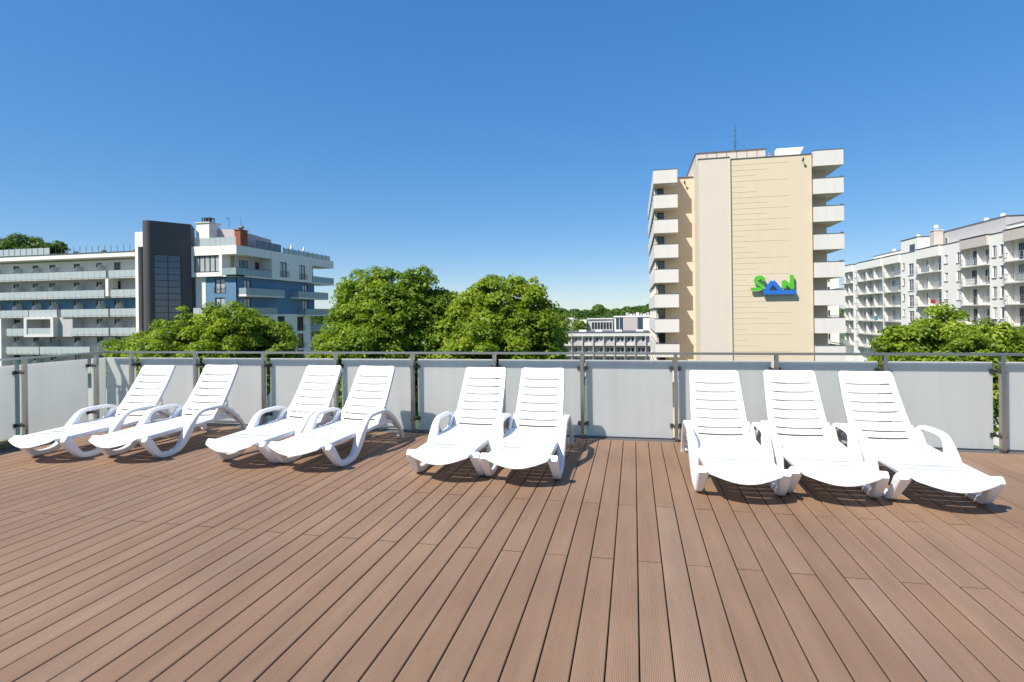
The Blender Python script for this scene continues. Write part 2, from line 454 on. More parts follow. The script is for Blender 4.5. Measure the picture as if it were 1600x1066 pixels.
G = 0.0034
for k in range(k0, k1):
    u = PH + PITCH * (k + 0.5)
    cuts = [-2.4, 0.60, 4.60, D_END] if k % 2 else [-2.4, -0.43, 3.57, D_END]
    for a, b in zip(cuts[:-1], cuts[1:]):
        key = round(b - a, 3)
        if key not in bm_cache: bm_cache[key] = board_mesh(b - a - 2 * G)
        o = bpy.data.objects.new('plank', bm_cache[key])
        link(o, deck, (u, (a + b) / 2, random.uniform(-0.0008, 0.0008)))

# ------------------------------------------------------------------ glass railings
def railing(label, along, posts, start, end, u_or_v):
    """along 'u': runs left-right at v = const; 'v': runs towards the camera at u = const"""
    r = empty('glass_railing', ((start + end) / 2, RAIL_V, -0.07) if along == 'u' else (LEFT_U, (start + end) / 2, -0.07))
    tag(r, label, 'railing', 'glass railings round the terrace')
    F = Face('S', RAIL_V) if along == 'u' else Face('W', LEFT_U)
    gd = GLASS_V - RAIL_V if along == 'u' else GLASS_U - LEFT_U       # glass lies on the outer side
    sg = 1 if gd > 0 else -1
    F.box('handrail', M['steel'], r, start, min(end, RAIL_V - .026) if along == 'v' else end, -.024, .024, 1.038, 1.066)
    for a in posts:
        p = F.box('post', M['steel'], r, a - .020, a + .020, -.024, .030, -.068, 1.036)
        for z in (0.16, 0.86):
            for s in (-1, 1):
                mb = MB()
                F.mbox(mb, a + s * .021, a + s * .030, -.015 * sg, gd - .01 * sg, z - .016, z + .016)
                F.mbox(mb, a + s * .0302, a + s * .068, gd - .024 * sg, gd - .0085 * sg, z - .024, z + .024)
                F.mbox(mb, a + s * .0302, a + s * .068, gd + .0085 * sg, gd + .02 * sg, z - .024, z + .024)
                mb.build('clamp', M['clamp'], p)
    ends = [start - (.115 if along == 'u' else 0)] + list(posts) + [end]
    for a, b in zip(ends[:-1], ends[1:]):
        if b - a < .1: continue
        F.box('glass_panel', M['frost'], r, a + .034, b - .034, gd - .006, gd + .006, 0.0, 0.962)
    return r

def upost(px_u): return px_u
posts_u = [-7.43 + 1.1315 * i for i in range(0, 15)]
railing('long frosted glass railing with steel posts behind the loungers', 'u', posts_u, LEFT_U - .024, 8.42, RAIL_V)
railing('frosted glass side railing at the left end of the deck', 'v', [-3.6, -2.55, -1.5, -.45, .6, 1.65, 2.7, 3.75, 4.80, 5.85, 6.86], -5.8, GLASS_V + .022, LEFT_U)

# ------------------------------------------------------------------ sun loungers
def crom(P, n):
    P = np.array(P, float); out = []
    for i in range(len(P) - 1):
        p0 = P[max(i - 1, 0)]; p1 = P[i]; p2 = P[i + 1]; p3 = P[min(i + 2, len(P) - 1)]
        for k in range(n):
            t = k / n
            out.append(0.5 * ((2 * p1) + (-p0 + p2) * t + (2 * p0 - 5 * p1 + 4 * p2 - p3) * t * t + (-p0 + 3 * p1 - 3 * p2 + p3) * t ** 3))
    out.append(P[-1]); return np.array(out)

def ribbon(path, sub=4, ch=0.008):
    """sweep of a chamfered bar: path rows are y, z, x_in, x_out, thickness"""
    Q = crom(path, sub); n = len(Q); vs = []; fs = []
    for i in range(n):
        a = Q[max(i - 1, 0)]; b = Q[min(i + 1, n - 1)]
        ty, tz = b[0] - a[0], b[1] - a[1]; l = math.hypot(ty, tz); ny, nz = -tz / l, ty / l
        y, z, xi, xo, t = Q[i]; h = t / 2
        for x, w in ((xi + ch, -h), (xo - ch, -h), (xo, -h + ch), (xo, h - ch), (xo - ch, h), (xi + ch, h), (xi, h - ch), (xi, -h + ch)):
            vs.append((x, y + ny * w, z + nz * w))
    for i in range(n - 1):
        for k in range(8):
            j = (k + 1) % 8
            fs.append((i * 8 + k, i * 8 + j, i * 8 + 8 + j, i * 8 + 8 + k))
    fs.append(tuple(range(8))[::-1]); fs.append(tuple((n - 1) * 8 + k for k in range(8)))
    return vs, fs

def shade(o, ang=35):
    me = o.data
    me.polygons.foreach_set('use_smooth', [True] * len(me.polygons))
    me.set_sharp_from_angle(angle=math.radians(ang))

def slotted(name, T, width, shift, pos, slots, skirt, parent, thick=0.007):
    """moulded sheet with cut slots. T rows, width(t), shift(t, f), pos(x, t) -> point, slots: (t, half, fraction of the half width)"""
    rows = sorted(set([round(t, 5) for t in T] + [round(s[0] - s[1], 5) for s in slots] + [round(s[0] + s[1], 5) for s in slots]))
    fr = sorted(set([-1, -.96, -.88, .88, .96, 1, 0, -.2, .2, -.4, .4, -.6, .6] + [s[2] for s in slots] + [-s[2] for s in slots]))
    bm = bmesh.new(); grid = []
    for t in rows:
        grid.append([bm.verts.new(pos(f * width(t), t + shift(t, f), f)) for f in fr])
    for i in range(len(rows) - 1):
        tm = (rows[i] + rows[i + 1]) / 2
        for j in range(len(fr) - 1):
            fm = (fr[j] + fr[j + 1]) / 2
            if any(abs(tm - s[0]) < s[1] and abs(fm) < s[2] for s in slots): continue
            bm.faces.new((grid[i][j], grid[i][j + 1], grid[i + 1][j + 1], grid[i + 1][j]))
    # rolled rim
    ring = [grid[0][j] for j in range(len(fr))] + [grid[i][-1] for i in range(1, len(rows))] \
        + [grid[-1][j] for j in range(len(fr) - 2, -1, -1)] + [grid[i][0] for i in range(len(rows) - 2, 0, -1)]
    cen = sum((v.co for v in ring), Vector()) / len(ring)
    prev = ring
    for dep, outw in ((0.006, 0.005), (skirt, 0.008)):
        cur = []
        for v in ring:
            dv = skirt_dir(name) * (min(dep, .016) if name == 'seat' and v.co.y < -.27 else dep)
            o = (v.co - cen); o -= skirt_dir(name) * o.dot(skirt_dir(name)); o.normalize()
            cur.append(bm.verts.new(v.co + dv + o * outw))
        for i in range(len(ring)):
            j = (i + 1) % len(ring)
            bm.faces.new((prev[i], prev[j], cur[j], cur[i]))
        prev = cur
    bmesh.ops.recalc_face_normals(bm, faces=bm.faces)
    me = bpy.data.meshes.new(name); bm.to_mesh(me); bm.free()
    me.materials.append(M['plastic'])
    o = bpy.data.objects.new(name, me); C.objects.link(o); o.parent = parent
    md = o.modifiers.new('thickness', 'SOLIDIFY'); md.thickness = thick; md.offset = -1
    shade(o, 40)
    return o

BACK_A = math.radians(53)
BDIR = Vector((0, math.cos(BACK_A), math.sin(BACK_A))); BNOR = Vector((0, math.sin(BACK_A), -math.cos(BACK_A)))
def skirt_dir(name): return Vector((0, 0, -1)) if name == 'seat' else BNOR

def make_lounger():
    root = bpy.data.objects.new('sun_lounger', None); C.objects.link(root)
    # seat
    def sw(t):
        w = 0.285
        if t < -0.30: w -= 0.03 * ((-0.30 - t) / 0.05) ** 2 * 0.6
        return w
    def ss(t, f):
        amp = 0.055 * max(0, min(1, (0.1 - t) / 0.45)) + 0.006
        return -amp * (1 - f * f)
    def sp(x, t, f):
        z = 0.272 + 0.018 * max(0, (t + 0.1)) - 0.010 * (1 - f * f)
        if t < -0.30: z -= 0.018 * ((-0.30 - t) / 0.06) ** 2
        return (x, t, z)
    T = [-.345, -.335, -.32, -.30, -.26, -.16, 0, .15, .3, .45, .6, .75, .86, .88]
    sl = [(-.235, .008, .36)] + [(y, .0042, .74) for y in (-.12, -.01, .10, .21, .32, .43, .54, .65, .76)]
    slotted('seat', T, sw, ss, sp, sl, 0.045, root, 0.0042)
    # backrest
    Lb = 0.775; b0 = Vector((0, 0.905, 0.292))
    def bw(t):
        w = 0.275 - 0.025 * (t / Lb)
        r = 0.035
        if t > Lb - r: w -= r - math.sqrt(max(0, r * r - (t - (Lb - r)) ** 2))
        return w
    def bs(t, f): return -0.010 * (1 - f * f) * (1 if t < Lb - .1 else max(0, (Lb - t) / .1) * 1.0)
    def bp(x, t, f):
        p = b0 + BDIR * t + BNOR * (0.012 * (1 - f * f) + 0.018 * math.sin(math.pi * t / Lb))
        return (x, p.y, p.z)
    T = [0, .01, .2, .4, .6, Lb - .035, Lb - .025, Lb - .015, Lb - .007, Lb - .002, Lb]
    sl = [(.030, .010, .78)] + [(Lb * (1 - q), .0082, .80) for q in (.185, .318, .449, .584, .72, .86)]
    slotted('backrest', T, bw, bs, bp, sl, 0.032, root, 0.012)
    # side frames: leg, foot, armrest and rear leg in one moulded loop
    path = [(-.250, .256, .262, .355, .060), (-.205, .214, .272, .357, .085), (-.135, .125, .286, .357, .075), (-.065, .052, .298, .356, .066),
            (.01, .031, .300, .356, .060), (.13, .031, .300, .356, .060), (.225, .062, .296, .358, .072), (.300, .135, .290, .360, .092),
            (.365, .225, .280, .364, .098), (.430, .312, .282, .366, .072), (.500, .385, .300, .367, .050), (.575, .419, .308, .367, .042),
            (.70, .427, .310, .367, .040), (.86, .424, .310, .366, .040), (.955, .408, .310, .364, .044), (1.06, .350, .310, .360, .050),
            (1.19, .262, .312, .358, .050), (1.31, .145, .314, .356, .046), (1.375, .060, .316, .354, .042), (1.405, .004, .318, .352, .038)]
    for sgn in (-1, 1):
        vs, fs = ribbon(path)
        if sgn < 0:
            vs = [(-x, y, z) for x, y, z in vs]; fs = [f[::-1] for f in fs]
        o = mesh_obj('side_frame', vs, fs, M['plastic'], root); shade(o, 40)
        # lower rail joining seat, armrest and rear leg, with the toothed rack for the back prop
        rail = [(.34, .252, .278, .312, .036), (.60, .258, .280, .314, .040), (.88, .268, .282, .316, .044), (1.05, .268, .286, .318, .050), (1.17, .250, .290, .320, .060)]
        vs, fs = ribbon(rail, 3, 0.005)
        if sgn < 0:
            vs = [(-x, y, z) for x, y, z in vs]; fs = [f[::-1] for f in fs]
        o = mesh_obj('seat_rail', vs, fs, M['plastic'], root); shade(o, 40)
        mb = MB()
        x0, x1 = (.272, .296)
        a = Vector((0, 1.02, .402)); b = Vector((0, 1.335, .205)); d = (b - a).normalized(); nn = Vector((0, -d.z, d.y))
        if nn.z < 0: nn = -nn
        def slab_(p, q, w0, w1):
            c = [p + nn * w0, q + nn * w0, q + nn * w1, p + nn * w1]; n = len(mb.v)
            for x in (x0, x1):
                for k in c: mb.v.append((sgn * x, k.y, k.z))
            mb.f += [(n, n + 1, n + 2, n + 3), (n + 7, n + 6, n + 5, n + 4), (n, n + 4, n + 5, n + 1), (n + 1, n + 5, n + 6, n + 2), (n + 2, n + 6, n + 7, n + 3), (n + 3, n + 7, n + 4, n)]
        slab_(a, b, -.055, .0)
        Lr = (b - a).length
        for i in range(7):
            p = a + d * (Lr * (i + .15) / 7); slab_(p, p + d * (Lr * .5 / 7), .0005, .022)
        for x in (x0,):
            pass
        mb.build('toothed_rack', M['plastic'], root, (0, 0, 0))
        # gusset closing the corner between armrest, seat and backrest
        ga = MB(); n = 0
        tri = [(.80, .286), (.90, .398), (.99, .388), (1.02, .285)]
        for x in (.287, .309):
            for y, z in tri: ga.v.append((sgn * x, y, z))
        ga.f += [(0, 1, 2, 3), (7, 6, 5, 4), (0, 4, 5, 1), (1, 5, 6, 2), (2, 6, 7, 3), (3, 7, 4, 0)]
        ga.build('arm_gusset', M['plastic'], root, (0, 0, 0))
        w = MB(); w.tube((sgn * .285, 1.385, .042), (sgn * .312, 1.385, .042), .042, k=18)
        o = w.build('wheel', M['plastic'], root, (0, 0, 0)); shade(o, 30)
    # cross bars and back prop
    c = MB(); c.tube((-.30, 1.13, .262), (.30, 1.13, .262), .016); c.tube((-.30, 1.33, .14), (.30, 1.33, .14), .016)
    o = c.build('cross_bar', M['plastic'], root, (0, 0, 0)); shade(o, 30)
    pr = MB()
    for sgn in (-1, 1): pr.tube((sgn * .20, 1.175, .595), (sgn * .20, 1.215, .325), .013)
    pr.tube((-.29, 1.215, .325), (.29, 1.215, .325), .012)
    o = pr.build('back_prop', M['plastic'], root, (0, 0, 0)); shade(o, 30)
    return root

def copy_tree(o, parent=None):
    c = o.copy(); C.objects.link(c); c.parent = parent
    for ch in list(o.children): copy_tree(ch, c)
    return c

LOUNGERS = [  # centre of the front feet, turn in degrees, label
    (-6.37, 5.10, 1.0, 'white plastic sun lounger at the left end of the row, nearest the side railing'),
    (-5.48, 5.25, 1.6, 'white plastic sun lounger second from the left, beside the leftmost one'),
    (-4.045, 5.29, -2.2, 'white plastic sun lounger third from the left, the left one of the second pair'),
    (-3.29, 5.277, -2.2, 'white plastic sun lounger fourth from the left, the right one of the second pair'),
    (-1.765, 5.212, 0.1, 'white plastic sun lounger left of the pair in the middle'),
    (-1.04, 5.20, 1.0, 'white plastic sun lounger right of the pair in the middle'),
    (0.855, 5.07, 0.3, 'white plastic sun lounger leftmost of the three in front of the cream tower'),
    (1.59, 5.155, -1.6, 'white plastic sun lounger in the middle of the right-hand three'),
    (2.353, 5.13, -0.3, 'white plastic sun lounger at the right end of the row'),
]
proto = make_lounger()
for i, (u, v, a, lab) in enumerate(LOUNGERS):
    o = proto if i == 0 else copy_tree(proto)
    o.location = (u, v, 0.001); o.rotation_euler = (0, 0, math.radians(a))
    tag(o, lab, 'sun lounger', 'white sun loungers in a row along the railing')

# ------------------------------------------------------------------ cream tower
def tower():
    t = empty('hotel_tower', (13, 66, GROUND))
    tag(t, 'cream high-rise with stacked white balconies and a SAN sign on its blank wall', 'tower')
    F = Face('S', 63.5)
    top = 17.85
    box('wall', M['cream'], t, 10.26, 18.3, 63.5, 92, GROUND, top)                         # blank face with the ribs
    box('pilaster', M['cream_pale'], t, 7.05, 10.258, 63.36, 92.002, GROUND, 18.05)
    box('recess_wall', M['cream'], t, 2.75, 7.048, 68.2, 92.004, GROUND, 17.3)
    for a, b, c_, z in ((7.0, 10.3, 63.30, 18.052), (10.302, 18.35, 63.44, 17.852)):
        box('roof_edge', M['roof_edge'], t, a, b, c_, c_ + .5, z, z + .09)
    box('roof_edge', M['roof_edge'], t, 2.7, 6.99, 68.1, 68.6, 17.302, 17.39)
    # thin rendered ribs across the wall, of three lengths
    pat = [16.05, 14.1, 12.9, 16.05, 11.75, 12.95, 16.05, 14.0, 16.05, 14.05, 16.05, 14.05, 16.05, 11.8, 16.05, 11.75, 12.9]
    z = top - 0.62
    for i in range(40):
        if z < -6: break
        e = pat[i % len(pat)]
        box('wall_rib', M['cream'], t, 10.30, e, 63.482, 63.498, z - .010, z + .010)
        z -= 0.585
    box('pilaster_joint', M['cream_pale'], t, 10.2, 10.30, 63.32, 63.358, GROUND, 18.0)
    for k, zt in enumerate([-4.98 + 2.885 * i for i in range(0, 9)]):
        last = k == 8
        # right-hand balconies: closed parapet boxes with a splayed underside
        x0, x1 = 18.42, 21.2; z0, z1 = zt - 1.58, zt
        y0, y1 = 63.15, 68.0
        b = MB(); b.box(x0, x1, y0, y0 + .12, z0, z1); b.box(x1 - .12, x1, y0 + .121, y1, z0 + .002, z1 - .002); b.box(x0, x0 + .12, y0 + .121, 63.9, z0 + .002, z1 - .002)
        b.box(x0 + .001, x1 - .121, y0 + .122, y1, z0 + .002, z0 + .2)
        o = b.build('balcony', M['parapet'], t)
        box('parapet_cap', M['roof_edge'], o, x0 - .04, x1 + .04, y0 - .03, y0 + .16, z1 + .003, z1 + .06)
        if not last:
            box('balcony_handrail', M['rail_dark'], o, x1 - .10, x1 + .01, y0 + .2, y1, z1 + .14, z1 + .2)
    box('side_wall', M['cream_pale'], t, 18.302, 20.25, 65.4, 92.006, GROUND, 17.6)
    # left-hand balconies in front of the recessed bay
    for k in range(9):
        zt = 17.85 - 2.84 * k
        z0 = zt - 1.52
        b = MB(); b.box(2.4, 5.05, 66.0, 66.13, z0, zt); b.box(2.4, 2.53, 66.131, 91, z0 + .002, zt - .002); b.box(4.92, 5.05, 66.131, 68.19, z0 + .002, zt - .002)
        b.box(2.531, 4.919, 66.132, 68.19, z0 + .002, z0 + .18)
        o = b.build('balcony', M['parapet'], t)
        box('parapet_cap', M['roof_edge'], o, 2.37, 5.08, 65.97, 66.16, zt + .003, zt + .05)
        if k:
            wz = zt + .02
            wn_ = MB(); wn_.box(2.85, 3.62, 68.10, 68.17, z0 + .2, zt + 1.15)
            w = wn_.build('window', M['frame_dark'], t)
            box('pane', M['pane'], w, 2.92, 3.55, 68.07, 68.098, z0 + .28, zt + 1.08)
            # loggia windows along the long left facade
            for q in range(6):
                v = 69.3 + q * 3.6
                w = box('window', M['frame_dark'], t, 2.68, 2.749, v, v + 2.2, zt - 1.2, zt + 1.1)
                box('pane', M['pane'], w, 2.65, 2.679, v + .08, v + 2.12, zt - 1.1, zt + 1.0)
            for q in range(7):
                v = 68.55 + q * 3.6
                box('balcony_divider', M['parapet'], t, 2.54, 2.67, v, v + .12, zt + .06, z0 + 2.83)
    # roof house, plant box, mast
    ph = box('roof_house', M['beige'], t, 7.15, 14.5, 66.5, 86, 18.06, 19.55)
    box('roof_edge', M['roof_edge'], ph, 7.05, 14.6, 66.4, 86.1, 19.553, 19.62)
    for i in range(6):
        u = 8.3 + i * 1.06
        box('panel_joint', M['roof_edge'], ph, u, u + .03, 66.46, 66.498, 18.3, 19.5)
    mesh_obj('plant_box', [(15.3, 65, 17.9), (17.4, 65, 17.9), (17.4, 65.9, 17.9), (15.3, 65.9, 17.9), (15.3, 65, 19.1), (18.0, 65, 19.1), (18.0, 65.9, 19.1), (15.3, 65.9, 19.1)],
             BOXF, M['white'], t, (0, 0, 0))
    rl = MB()
    for i in range(7): rl.tube((14.6 + i * .12, 65.5 + i * .2, 17.9), (14.6 + i * .12, 65.5 + i * .2, 18.9), .018, k=5)
    rl.tube((14.6, 65.5, 18.9), (15.4, 66.8, 18.9), .02, k=5)
    rl.build('roof_rail', M['rail_grey'], t)
    an = MB(); an.tube((11.45, 67, 19.6), (11.45, 67, 22.6), .06, .035, 6)
    for z_, l_ in ((21.9, .16), (21.4, .22), (20.7, .28), (20.2, .2)):
        an.tube((11.45 - l_, 67, z_), (11.45 + l_, 67, z_), .03, k=5)
    for dx, dy in ((-1.6, 0), (1.6, .4), (0, 2)):
        an.tube((11.45, 67, 20.9), (11.45 + dx, 67 + dy, 19.6), .008, k=4)
    an.build('antenna_mast', M['rail_dark'], t)
    for (x, z_) in ((6.0, 16.7), (17.4, 17.3)):
        lm = MB(); lm.tube((x, 68.15 if x < 10 else 63.48, z_), (x, 67.8 if x < 10 else 63.1, z_), .04); lm.tube((x, 67.85 if x < 10 else 63.15, z_ - .16), (x, 67.7 if x < 10 else 63.0, z_ + .14), .11, .07)
        lm.build('floodlight', M['rail_dark'], t)
    return t
tower()

# SAN sign: three stroked letters and a pale disc standing off the wall
def sign():
    s = empty('wall_sign', (14.2, 63.3, 3.2))
    tag(s, 'green and blue SAN letters with a pale sun disc on the cream tower wall', 'sign')
    sc = 1 / 271.0
    def P(zx, zy): return (12.08 + (zx - 190) * sc, 3.23 + (830 - zy) * sc)
    def stroke(name, m, polys, w, y0, y1):
        bm = bmesh.new()
        for pts in polys:
            pts = [Vector(P(*q)) for q in pts]
            n = len(pts); L = []; R = []
            for i in range(n):
                a = pts[max(i - 1, 0)]; b = pts[min(i + 1, n - 1)]; d = (b - a).normalized(); q = Vector((-d.y, d.x))
                k = 1.0
                if 0 < i < n - 1:
                    d1 = (pts[i] - pts[i - 1]).normalized(); k = 1 / max(.55, abs(d1.dot(d)))
                L.append(pts[i] + q * w / 2 * k); R.append(pts[i] - q * w / 2 * k)
            fr = [[bm.verts.new((p.x, y0, p.y)) for p in L], [bm.verts.new((p.x, y0, p.y)) for p in R]]
            bk = [[bm.verts.new((p.x, y1, p.y)) for p in L], [bm.verts.new((p.x, y1, p.y)) for p in R]]
            for i in range(n - 1):
                bm.faces.new((fr[0][i], fr[1][i], fr[1][i + 1], fr[0][i + 1]))
                bm.faces.new((bk[0][i], bk[0][i + 1], bk[1][i + 1], bk[1][i]))
                bm.faces.new((fr[0][i], fr[0][i + 1], bk[0][i + 1], bk[0][i])); bm.faces.new((fr[1][i], bk[1][i], bk[1][i + 1], fr[1][i + 1]))
            bm.faces.new((fr[0][0], bk[0][0], bk[1][0], fr[1][0])); bm.faces.new((fr[0][-1], fr[1][-1], bk[1][-1], bk[0][-1]))
            y0 += 0.004; y1 += 0.004
        bmesh.ops.recalc_face_normals(bm, faces=bm.faces)
        me = bpy.data.meshes.new(name); bm.to_mesh(me); bm.free(); me.materials.append(m)
        o = bpy.data.objects.new(name, me); link(o, s, (0, 0, 0))
    disc = MB(); c = P(985, 440); disc.tube((c[0], 63.40, c[1]), (c[0], 63.44, c[1]), .70, k=40)
    disc.build('sun_disc', M['sign_sun'], s)
    stroke('letter_s', M['sign_green'], [[(560, 420), (540, 355), (490, 315), (425, 310), (365, 340), (345, 400), (365, 455), (430, 510), (500, 560), (520, 605), (490, 640), (420, 650), (215, 650)]], .34, 63.05, 63.25)
    stroke('letter_a', M['sign_blue'], [[(570, 760), (790, 440)], [(790, 440), (1010, 720)], [(540, 752), (1400, 752)]], .42, 62.98, 63.22)
    stroke('letter_n', M['sign_green'], [[(1095, 420), (1095, 640)], [(1070, 430), (1335, 640)], [(1303, 265), (1303, 660)]], .36, 63.05, 63.25)
sign()

# ------------------------------------------------------------------ white apartment block on the right
def bars(F, name, m, parent, a0, a1, d, z0, z1, step=0.9, mid=3, t=0.025, ends=None):
    """open balcony railing: posts, handrail and a few wires"""
    mb = MB(); n = max(1, round(abs(a1 - a0) / step))
    lo, hi = min(a0, a1), max(a0, a1)
    for i in range(n + 1):
        a = lo + (hi - lo) * i / n; F.mbox(mb, a - t, a + t, d - t, d + t, z0, z1 - .04)
    F.mbox(mb, lo - t, hi + t, d - .03, d + .03, z1 - .039, z1)
    for k in range(mid):
        z = z0 + (z1 - z0) * (k + .6) / (mid + .4); F.mbox(mb, lo, hi, d - .010, d + .010, z - .012, z + .012)
    if ends:
        for a in (lo, hi):
            F.mbox(mb, a - .02, a + .02, d + .031, ends, z1 - .038, z1 - .001)
            F.mbox(mb, a - .01, a + .01, d + .031, ends, (z0 + z1) / 2 - .012, (z0 + z1) / 2 + .012)
    return mb.build(name, m, parent)

def right_block():
    r = empty('apartment_block', (54, 110, GROUND))
    tag(r, 'long white apartment block with tiers of open loggia balconies right of the tower', 'building')
    U = 49.0; F = Face('W', U); PF = 2.85; ROOF = 11.9
    floors = [7.85 - PF * i for i in range(0, 6)]
    B = lambda s: 70 + s
    # loggia columns: start, end, fascia bottom, fascia material, balcony projection
    logg = [(B(10.9), B(17.5), 10.5, 'beige', .42), (B(21.05), B(27.75), 10.5, 'beige', .42), (B(33.6), B(41.3), 10.32, 'white', .50),
            (B(47.8), B(54.6), 10.45, 'white', .4), (B(55.6), B(68.2), 10.4, 'white_warm', .4), (B(71.0), B(78.7), 10.4, 'white_warm', .4)]
    zb = -9.3
    def wins(a0, a1, z0=.80, z1=2.42): return [(a0, a1, f + z0, f + z1) for f in floors]
    piers = [(B(-2), B(10.9), wins(B(5.5), B(6.6)) + wins(B(8.2), B(9.3))), (B(17.5), B(21.05), []), (B(27.75), B(33.6), wins(B(28.05), B(29.2)) + wins(B(31.65), B(32.65), 1.0, 2.35)),
             (B(41.3), B(47.8), [(B(42.8), B(44.75), f - .1, f + 2.0) for f in floors] + [(B(46.15), B(47.0), f + 1.0, f + 2.3) for f in floors]),
             (B(54.6), B(55.6), []), (B(68.2), B(71.0), wins(B(68.9), B(69.8), 1.0, 2.3))]
    piers[1] = (B(17.55), B(21.05), wins(B(17.95), B(18.75), .8, 2.42) + wins(B(19.45), B(20.4), .8, 2.42))
    mats = ['white', 'white', 'white', 'white', 'white', 'white_warm']
    for (a0, a1, hs), mm in zip(piers, mats):
        wall(F, 'wall', M[mm], r, a0, a1, zb, ROOF, [h for h in hs if h[2] > zb])
        for h in hs:
            st = h[3] - h[2] > 2.05
            window(F, r, *h, fm='frame_white', pm=random.choice(['pane', 'pane', 'curtain']) if not st else 'pane', cols=2 if h[1] - h[0] > .95 else 1, rows=2 if st else 1, sill='roof_edge')
        F.box('wall_core', M[mm], r, a0 + .01, a1 - .01, .225, 12, GROUND, ROOF - .02)
        F.box('wall_base', M[mm], r, a0 + .002, a1 - .002, .002, .224, GROUND, zb - .003)
        F.box('roof_edge', M['roof_edge'], r, a0, a1, -.08, .5, ROOF + .003, ROOF + .09)
    for li, (a0, a1, fb, fm, pr) in enumerate(logg):
        dep = 0.9
        F.box('fascia', M[fm], r, a0 + .003, a1 - .003, -pr + .1, dep - .003, fb, ROOF - .003)
        F.box('roof_edge', M['roof_edge'], r, a0 - .02, a1 + .02, -pr + .02, .5, ROOF + .095, ROOF + .18)
        F.box('loggia_wall', M['white_warm' if li > 3 else 'white'], r, a0 + .003, a1 - .003, dep, 12, GROUND, ROOF - .01)
        for fi, f in enumerate(floors):
            s = F.box('balcony_slab', M['slab_grey' if li > 2 else 'slab'], r, a0 + (.0 if li == 4 else -.15), a1 + .15 if li not in (3,) else a1, -pr, dep - .004, f - .16, f)
            if li == 4 and fi < 4 or (li == 5):
                bars(F, 'balcony_railing', M['rail_grey'], s, a0 + .1, a1 - .1, -pr + .06, f + .002, f + 1.08, 1.1, 4, .022, .3)
            else:
                bars(F, 'balcony_railing', M['rail_grey'], s, a0 - .05, a1 + .02, -pr + .06, f + .002, f + 1.1, .85, 2, .024, .3)
            # some households have tied screens behind their bars
            if random.random() < .38:
                q0 = random.uniform(.05, .5); q1 = q0 + random.uniform(.25, .45)
                F.box('privacy_screen', M[random.choice(['frost_far', 'frost_teal', 'canvas', 'rail_grey'])], s, a0 + (a1 - a0) * q0, a0 + (a1 - a0) * q1, -pr + .10, -pr + .12, f + .06, f + .98)
            # doors and windows on the back wall
            nb = {0: 2, 1: 2, 2: 2, 3: 2, 4: 4, 5: 3}[li]
            for q in range(nb):
                c = a0 + (a1 - a0) * (q + .5) / nb + random.uniform(-.2, .2)
                w_ = .95 if q % 2 else 1.25
                h = f + 2.25
                wv = window(F, r, c - w_ / 2, c + w_ / 2, f + .02, h, d=dep - .215, fm='frame_dark' if li < 2 and q % 2 else 'frame_white', pm=random.choice(['pane', 'pane', 'curtain']), cols=2, name='balcony_door')
            parts = {4: [a0 + 4.2, a0 + 8.3], 2: [a0 + 4.6], 0: [a0 + 2.6], 1: [a0 + 3.2], 5: [a0 + 2.9, a0 + 5.6], 3: []}[li]
            for a in parts:
                F.box('loggia_partition', M['white_warm' if li > 3 else 'white'], r, a - .09, a + .09, .05 if li > 3 else .2, dep - .002, f + .003, (f + PF - .163) if fi else fb - .003)
    # set-back top storey, stair head and roof boxes
    F.box('stair_head', M['white'], r, B(42.0), B(48.2), .3, 6, ROOF + .1, 14.4)
    F.box('stair_head_window', M['pane'], r, B(42.9), B(44.8), .27, .298, ROOF + .2, 13.3)
    F.box('roof_edge', M['roof_edge'], r, B(41.9), B(48.3), .2, 6.1, 14.403, 14.5)
    F.box('top_storey', M['grey_wall'], r, B(22), B(38.6), 2.6, 9, ROOF + .1, 14.6)
    F.box('roof_edge', M['roof_edge'], r, B(21.9), B(38.8), 2.5, 9.1, 14.603, 14.7)
    w = F.box('top_storey_window', M['frame_white'], r, B(36.9), B(37.7), 2.56, 2.598, 12.5, 13.6)
    F.box('pane', M['pane'], w, B(37.0), B(37.6), 2.53, 2.558, 12.58, 13.52)
    F.box('top_storey', M['white'], r, B(3), B(21), 2.2, 9, ROOF + .1, 13.1)
    F.box('roof_edge', M['roof_edge'], r, B(2.9), B(21.1), 2.1, 9.1, 13.103, 13.2)
    F.box('top_storey', M['white'], r, B(50), B(66), 2.4, 9, ROOF + .1, 13.2)
    F.box('roof_edge', M['roof_edge'], r, B(49.9), B(66.1), 2.3, 9.1, 13.203, 13.3)
    ch = F.box('chimney', M['beige'], r, B(37.9), B(39.3), 1.0, 2.4, ROOF + .1, 14.9)
    F.box('chimney_cap', M['slab'], ch, B(37.8), B(39.4), .9, 2.5, 14.903, 15.05)
    for s_, d_, z_ in ((38.6, 1.7, 15.05), (46.5, 2.5, 14.5), (16.4, 3.5, 13.2), (60, 4, 13.3), (30, 4.5, 14.7), (26, 4.5, 14.7)):
        v = MB(); p = F.p(B(s_), d_, z_); v.tube(p, (p[0], p[1], p[2] + .35), .16); v.tube((p[0], p[1], p[2] + .35), (p[0], p[1], p[2] + .85), .36, .30, 10)
        v.build('roof_ventilator', M['white'], r)
    # gable wing of the block seen between tower and loggias
    G = Face('S', 150)
    wall(G, 'wall', M['white_warm'], r, 38, 48.98, zb, 10.4, [(a, a + 1.1, f + .8, f + 2.3) for f in floors for a in (40, 43, 46)])
    for f in floors:
        for a in (40, 43, 46): window(G, r, a, a + 1.1, f + .8, f + 2.3, fm='frame_white', pm='pane', cols=2, sill='roof_edge')
    G.box('wall_core', M['white_warm'], r, 38.01, 48.97, .225, 12, GROUND, 10.38)
